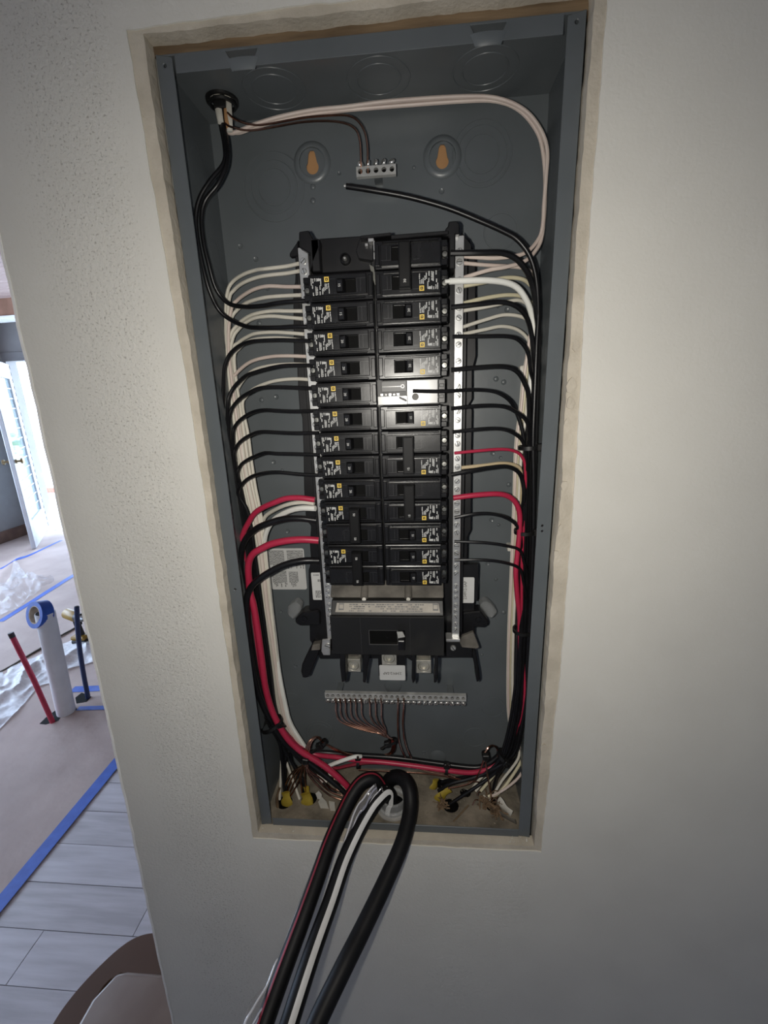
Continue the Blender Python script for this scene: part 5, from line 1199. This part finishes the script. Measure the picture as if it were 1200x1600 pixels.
film('plastic_film', 'clear wrinkled plastic film beside the red-striped cable', [(500, 1330, -.02), (482, 1370, -.045), (462, 1420, -.08), (445, 1470, -.11), (432, 1505, -.13), (412, 1545, -.15), (388, 1580, -.17), (376, 1610, -.18)], [(506, 1340, -.04), (494, 1378, -.055), (476, 1430, -.09), (460, 1480, -.115), (446, 1515, -.13), (428, 1560, -.15), (410, 1595, -.165), (398, 1625, -.18)], 2, .012)
film('plastic_film', 'clear wrinkled plastic film between the two striped cables', [(583, 1226, .026), (568, 1244, .016), (556, 1262, .006), (547, 1284, -.008), (537, 1312, -.024), (529, 1337, -.038)], [(607, 1232, .03), (592, 1250, .02), (578, 1268, .006), (565, 1290, -.010), (550, 1318, -.024), (538, 1345, -.04)], 5, .006)
# cut cable jackets standing in the floor holes
def jacket(label, pts, wd, mat, cat='cable jacket', name='cable_jacket_end', fl=.38, grp='cut cable jackets in the box floor'):
    P = crom([at(*q) for q in pts], 5)
    m = MB().tube(P, lambda t: wd * (1 - .22 * t) * (1 + .18 * math.sin(7 * t)), 8, caps=True, flat=fl); return obj(name, m, mat, smooth=True, label=label, cat=cat, group=grp)
jacket('yellow cable jacket in the leftmost floor hole', [(448, 1258, .030), (448, 1248, .030), (446, 1238, .032)], .0075, M_YJACK)
jacket('bright yellow cable jacket in the second floor hole', [(480, 1262, .034), (479, 1250, .034), (477, 1240, .036)], .0085, M_YJACK)
jacket('pointed yellow jacket flap behind the second floor hole', [(484, 1254, .040), (481, 1242, .040), (478, 1229, .042)], .0052, M_YJACK)
jacket('bright yellow jacket lying right of the thick cables', [(684, 1250, .046), (692, 1241, .046), (703, 1233, .048)], .0065, M_YJACK)
jacket('dull yellow jacket at the back right of the box floor', [(676, 1232, .058), (679, 1225, .060), (681, 1218, .062)], .0070, M_YJACK)
jacket('white cable jacket scrap in the lower right corner', [(779, 1250, .044), (788, 1261, .036), (800, 1272, .028)], .0085, M_WJACK)
def tuft(label, c0, c1, n, seed, spread):
    rn = random.Random(seed); m = MB(); A, Bv = at(*c0), at(*c1)
    m.tube(crom([A, A.lerp(Bv, .5) + Vector((0, 0, .003)), Bv], 4), lambda t: .0042 + .0016 * math.sin(9 * t), 7, flat=.7)
    for k in range(n):
        p = A.lerp(Bv, rn.random()); d = Vector((rn.uniform(-1, 1), rn.uniform(-1, .6), rn.uniform(-.1, .9))).normalized() * rn.uniform(.4, 1) * spread
        q = Vector((rn.uniform(-1, 1), rn.uniform(-1, 1), rn.uniform(-.6, .4))) * spread * .3
        P = crom([p, p + d * .5 + q, p + d], 4); P = [Vector((v.x, max(v.y, .004), max(v.z, B + .0025))) for v in P]
        m.tube(P, rn.uniform(.0004, .0011), 5)
    return obj('paper_filler', m, M_PAPERB, label=label, cat='paper filler', group='cut cable jackets in the box floor')
tuft('frayed brown paper filler tuft in the lower right of the box', (750, 1246, .046), (782, 1272, .030), 46, 4, .020)
tuft('frayed brown paper filler in the hole right of the thick cables', (688, 1264, .036), (694, 1250, .040), 26, 9, .014)
jacket('rusty brown filler behind the leftmost yellow jacket', [(434, 1262, .028), (433, 1245, .034), (438, 1228, .040)], .006, M_PAPERB, 'paper filler', 'paper_filler')
jacket('dark armoured sleeve lying in the lower right corner', [(768, 1262, .038), (780, 1270, .030), (796, 1280, .022), (806, 1284, .016)], .0042, M_SHELF, 'sleeve', 'cable_sleeve')
rnd = random.Random(77)
for i in range(12):
    x, y = 742 + rnd.uniform(0, 46), 1236 + rnd.uniform(0, 30); dx, dy = rnd.uniform(-10, 12), rnd.uniform(-4, 12)
    wire('fibre_strand', ['tangled','curled','bent','upper','lower','long','short','outer','inner','frayed','crossing','stray'][i] + ' brown fibre strand in the tuft at the lower right of the box floor', [(x, y, .043), (x + dx * .5, y + dy * .4 - 3, .040), (x + dx, y + dy, .036)], .0008, M_PAPERB if i % 3 else M_COP, 'loose fibre strands', 'fibre', sides=5)
wire('twig_strand', 'thin dark stick lying on the dusty box floor', [(704, 1288, .014), (716, 1276, .022), (732, 1258, .036)], .0011, M_WOOD, cat='stick', sides=5)
pg = [at(x, y, Y) for x, y, Y in ((497, 1243, .036), (503, 1252, .034), (512, 1268, .026), (521, 1277, .020), (500, 1262, .030), (495, 1252, .036))]
for i, (pts, lb) in enumerate((([(498, 1236), (503, 1242), (502, 1250), (496, 1248), (493, 1240)], 'small white paper tag between the yellow jackets and cables'), ([(503, 1246), (510, 1253), (515, 1268), (513, 1277), (503, 1268), (497, 1253)], 'larger white paper tag beside the red-striped cable'), ([(514, 1252), (523, 1254), (524, 1268), (519, 1276), (515, 1262)], 'creased white paper tag touching the red-striped cable'))):
    obj('paper_tag', pxplate(MB(), pts, .030 - i * .003, .0308 - i * .003), M_WJACK, label=lb, cat='paper tag', group='white paper tags')
m = MB(); rnd = random.Random(31)
for i in range(360):
    x = rnd.uniform(.010, .352) if i % 3 else rnd.uniform(.21, .345); y = rnd.uniform(.004, .094); s_ = rnd.uniform(.0005, .0017)
    c = Vector((x, y, B + .0017 + s_ * .3)); q = [c + Vector((rnd.uniform(-1, 1), rnd.uniform(-1, 1), rnd.uniform(-.3, .7))) * s_ for _ in range(4)]
    m.add(q, [(0, 1, 2), (0, 1, 3), (1, 2, 3), (0, 2, 3)])
obj('plaster_debris', m, pm('grit', (.17, .145, .11), (.33, .29, .23), 300, .9), kind='stuff', label='plaster crumbs and grit scattered on the box floor', cat='debris')
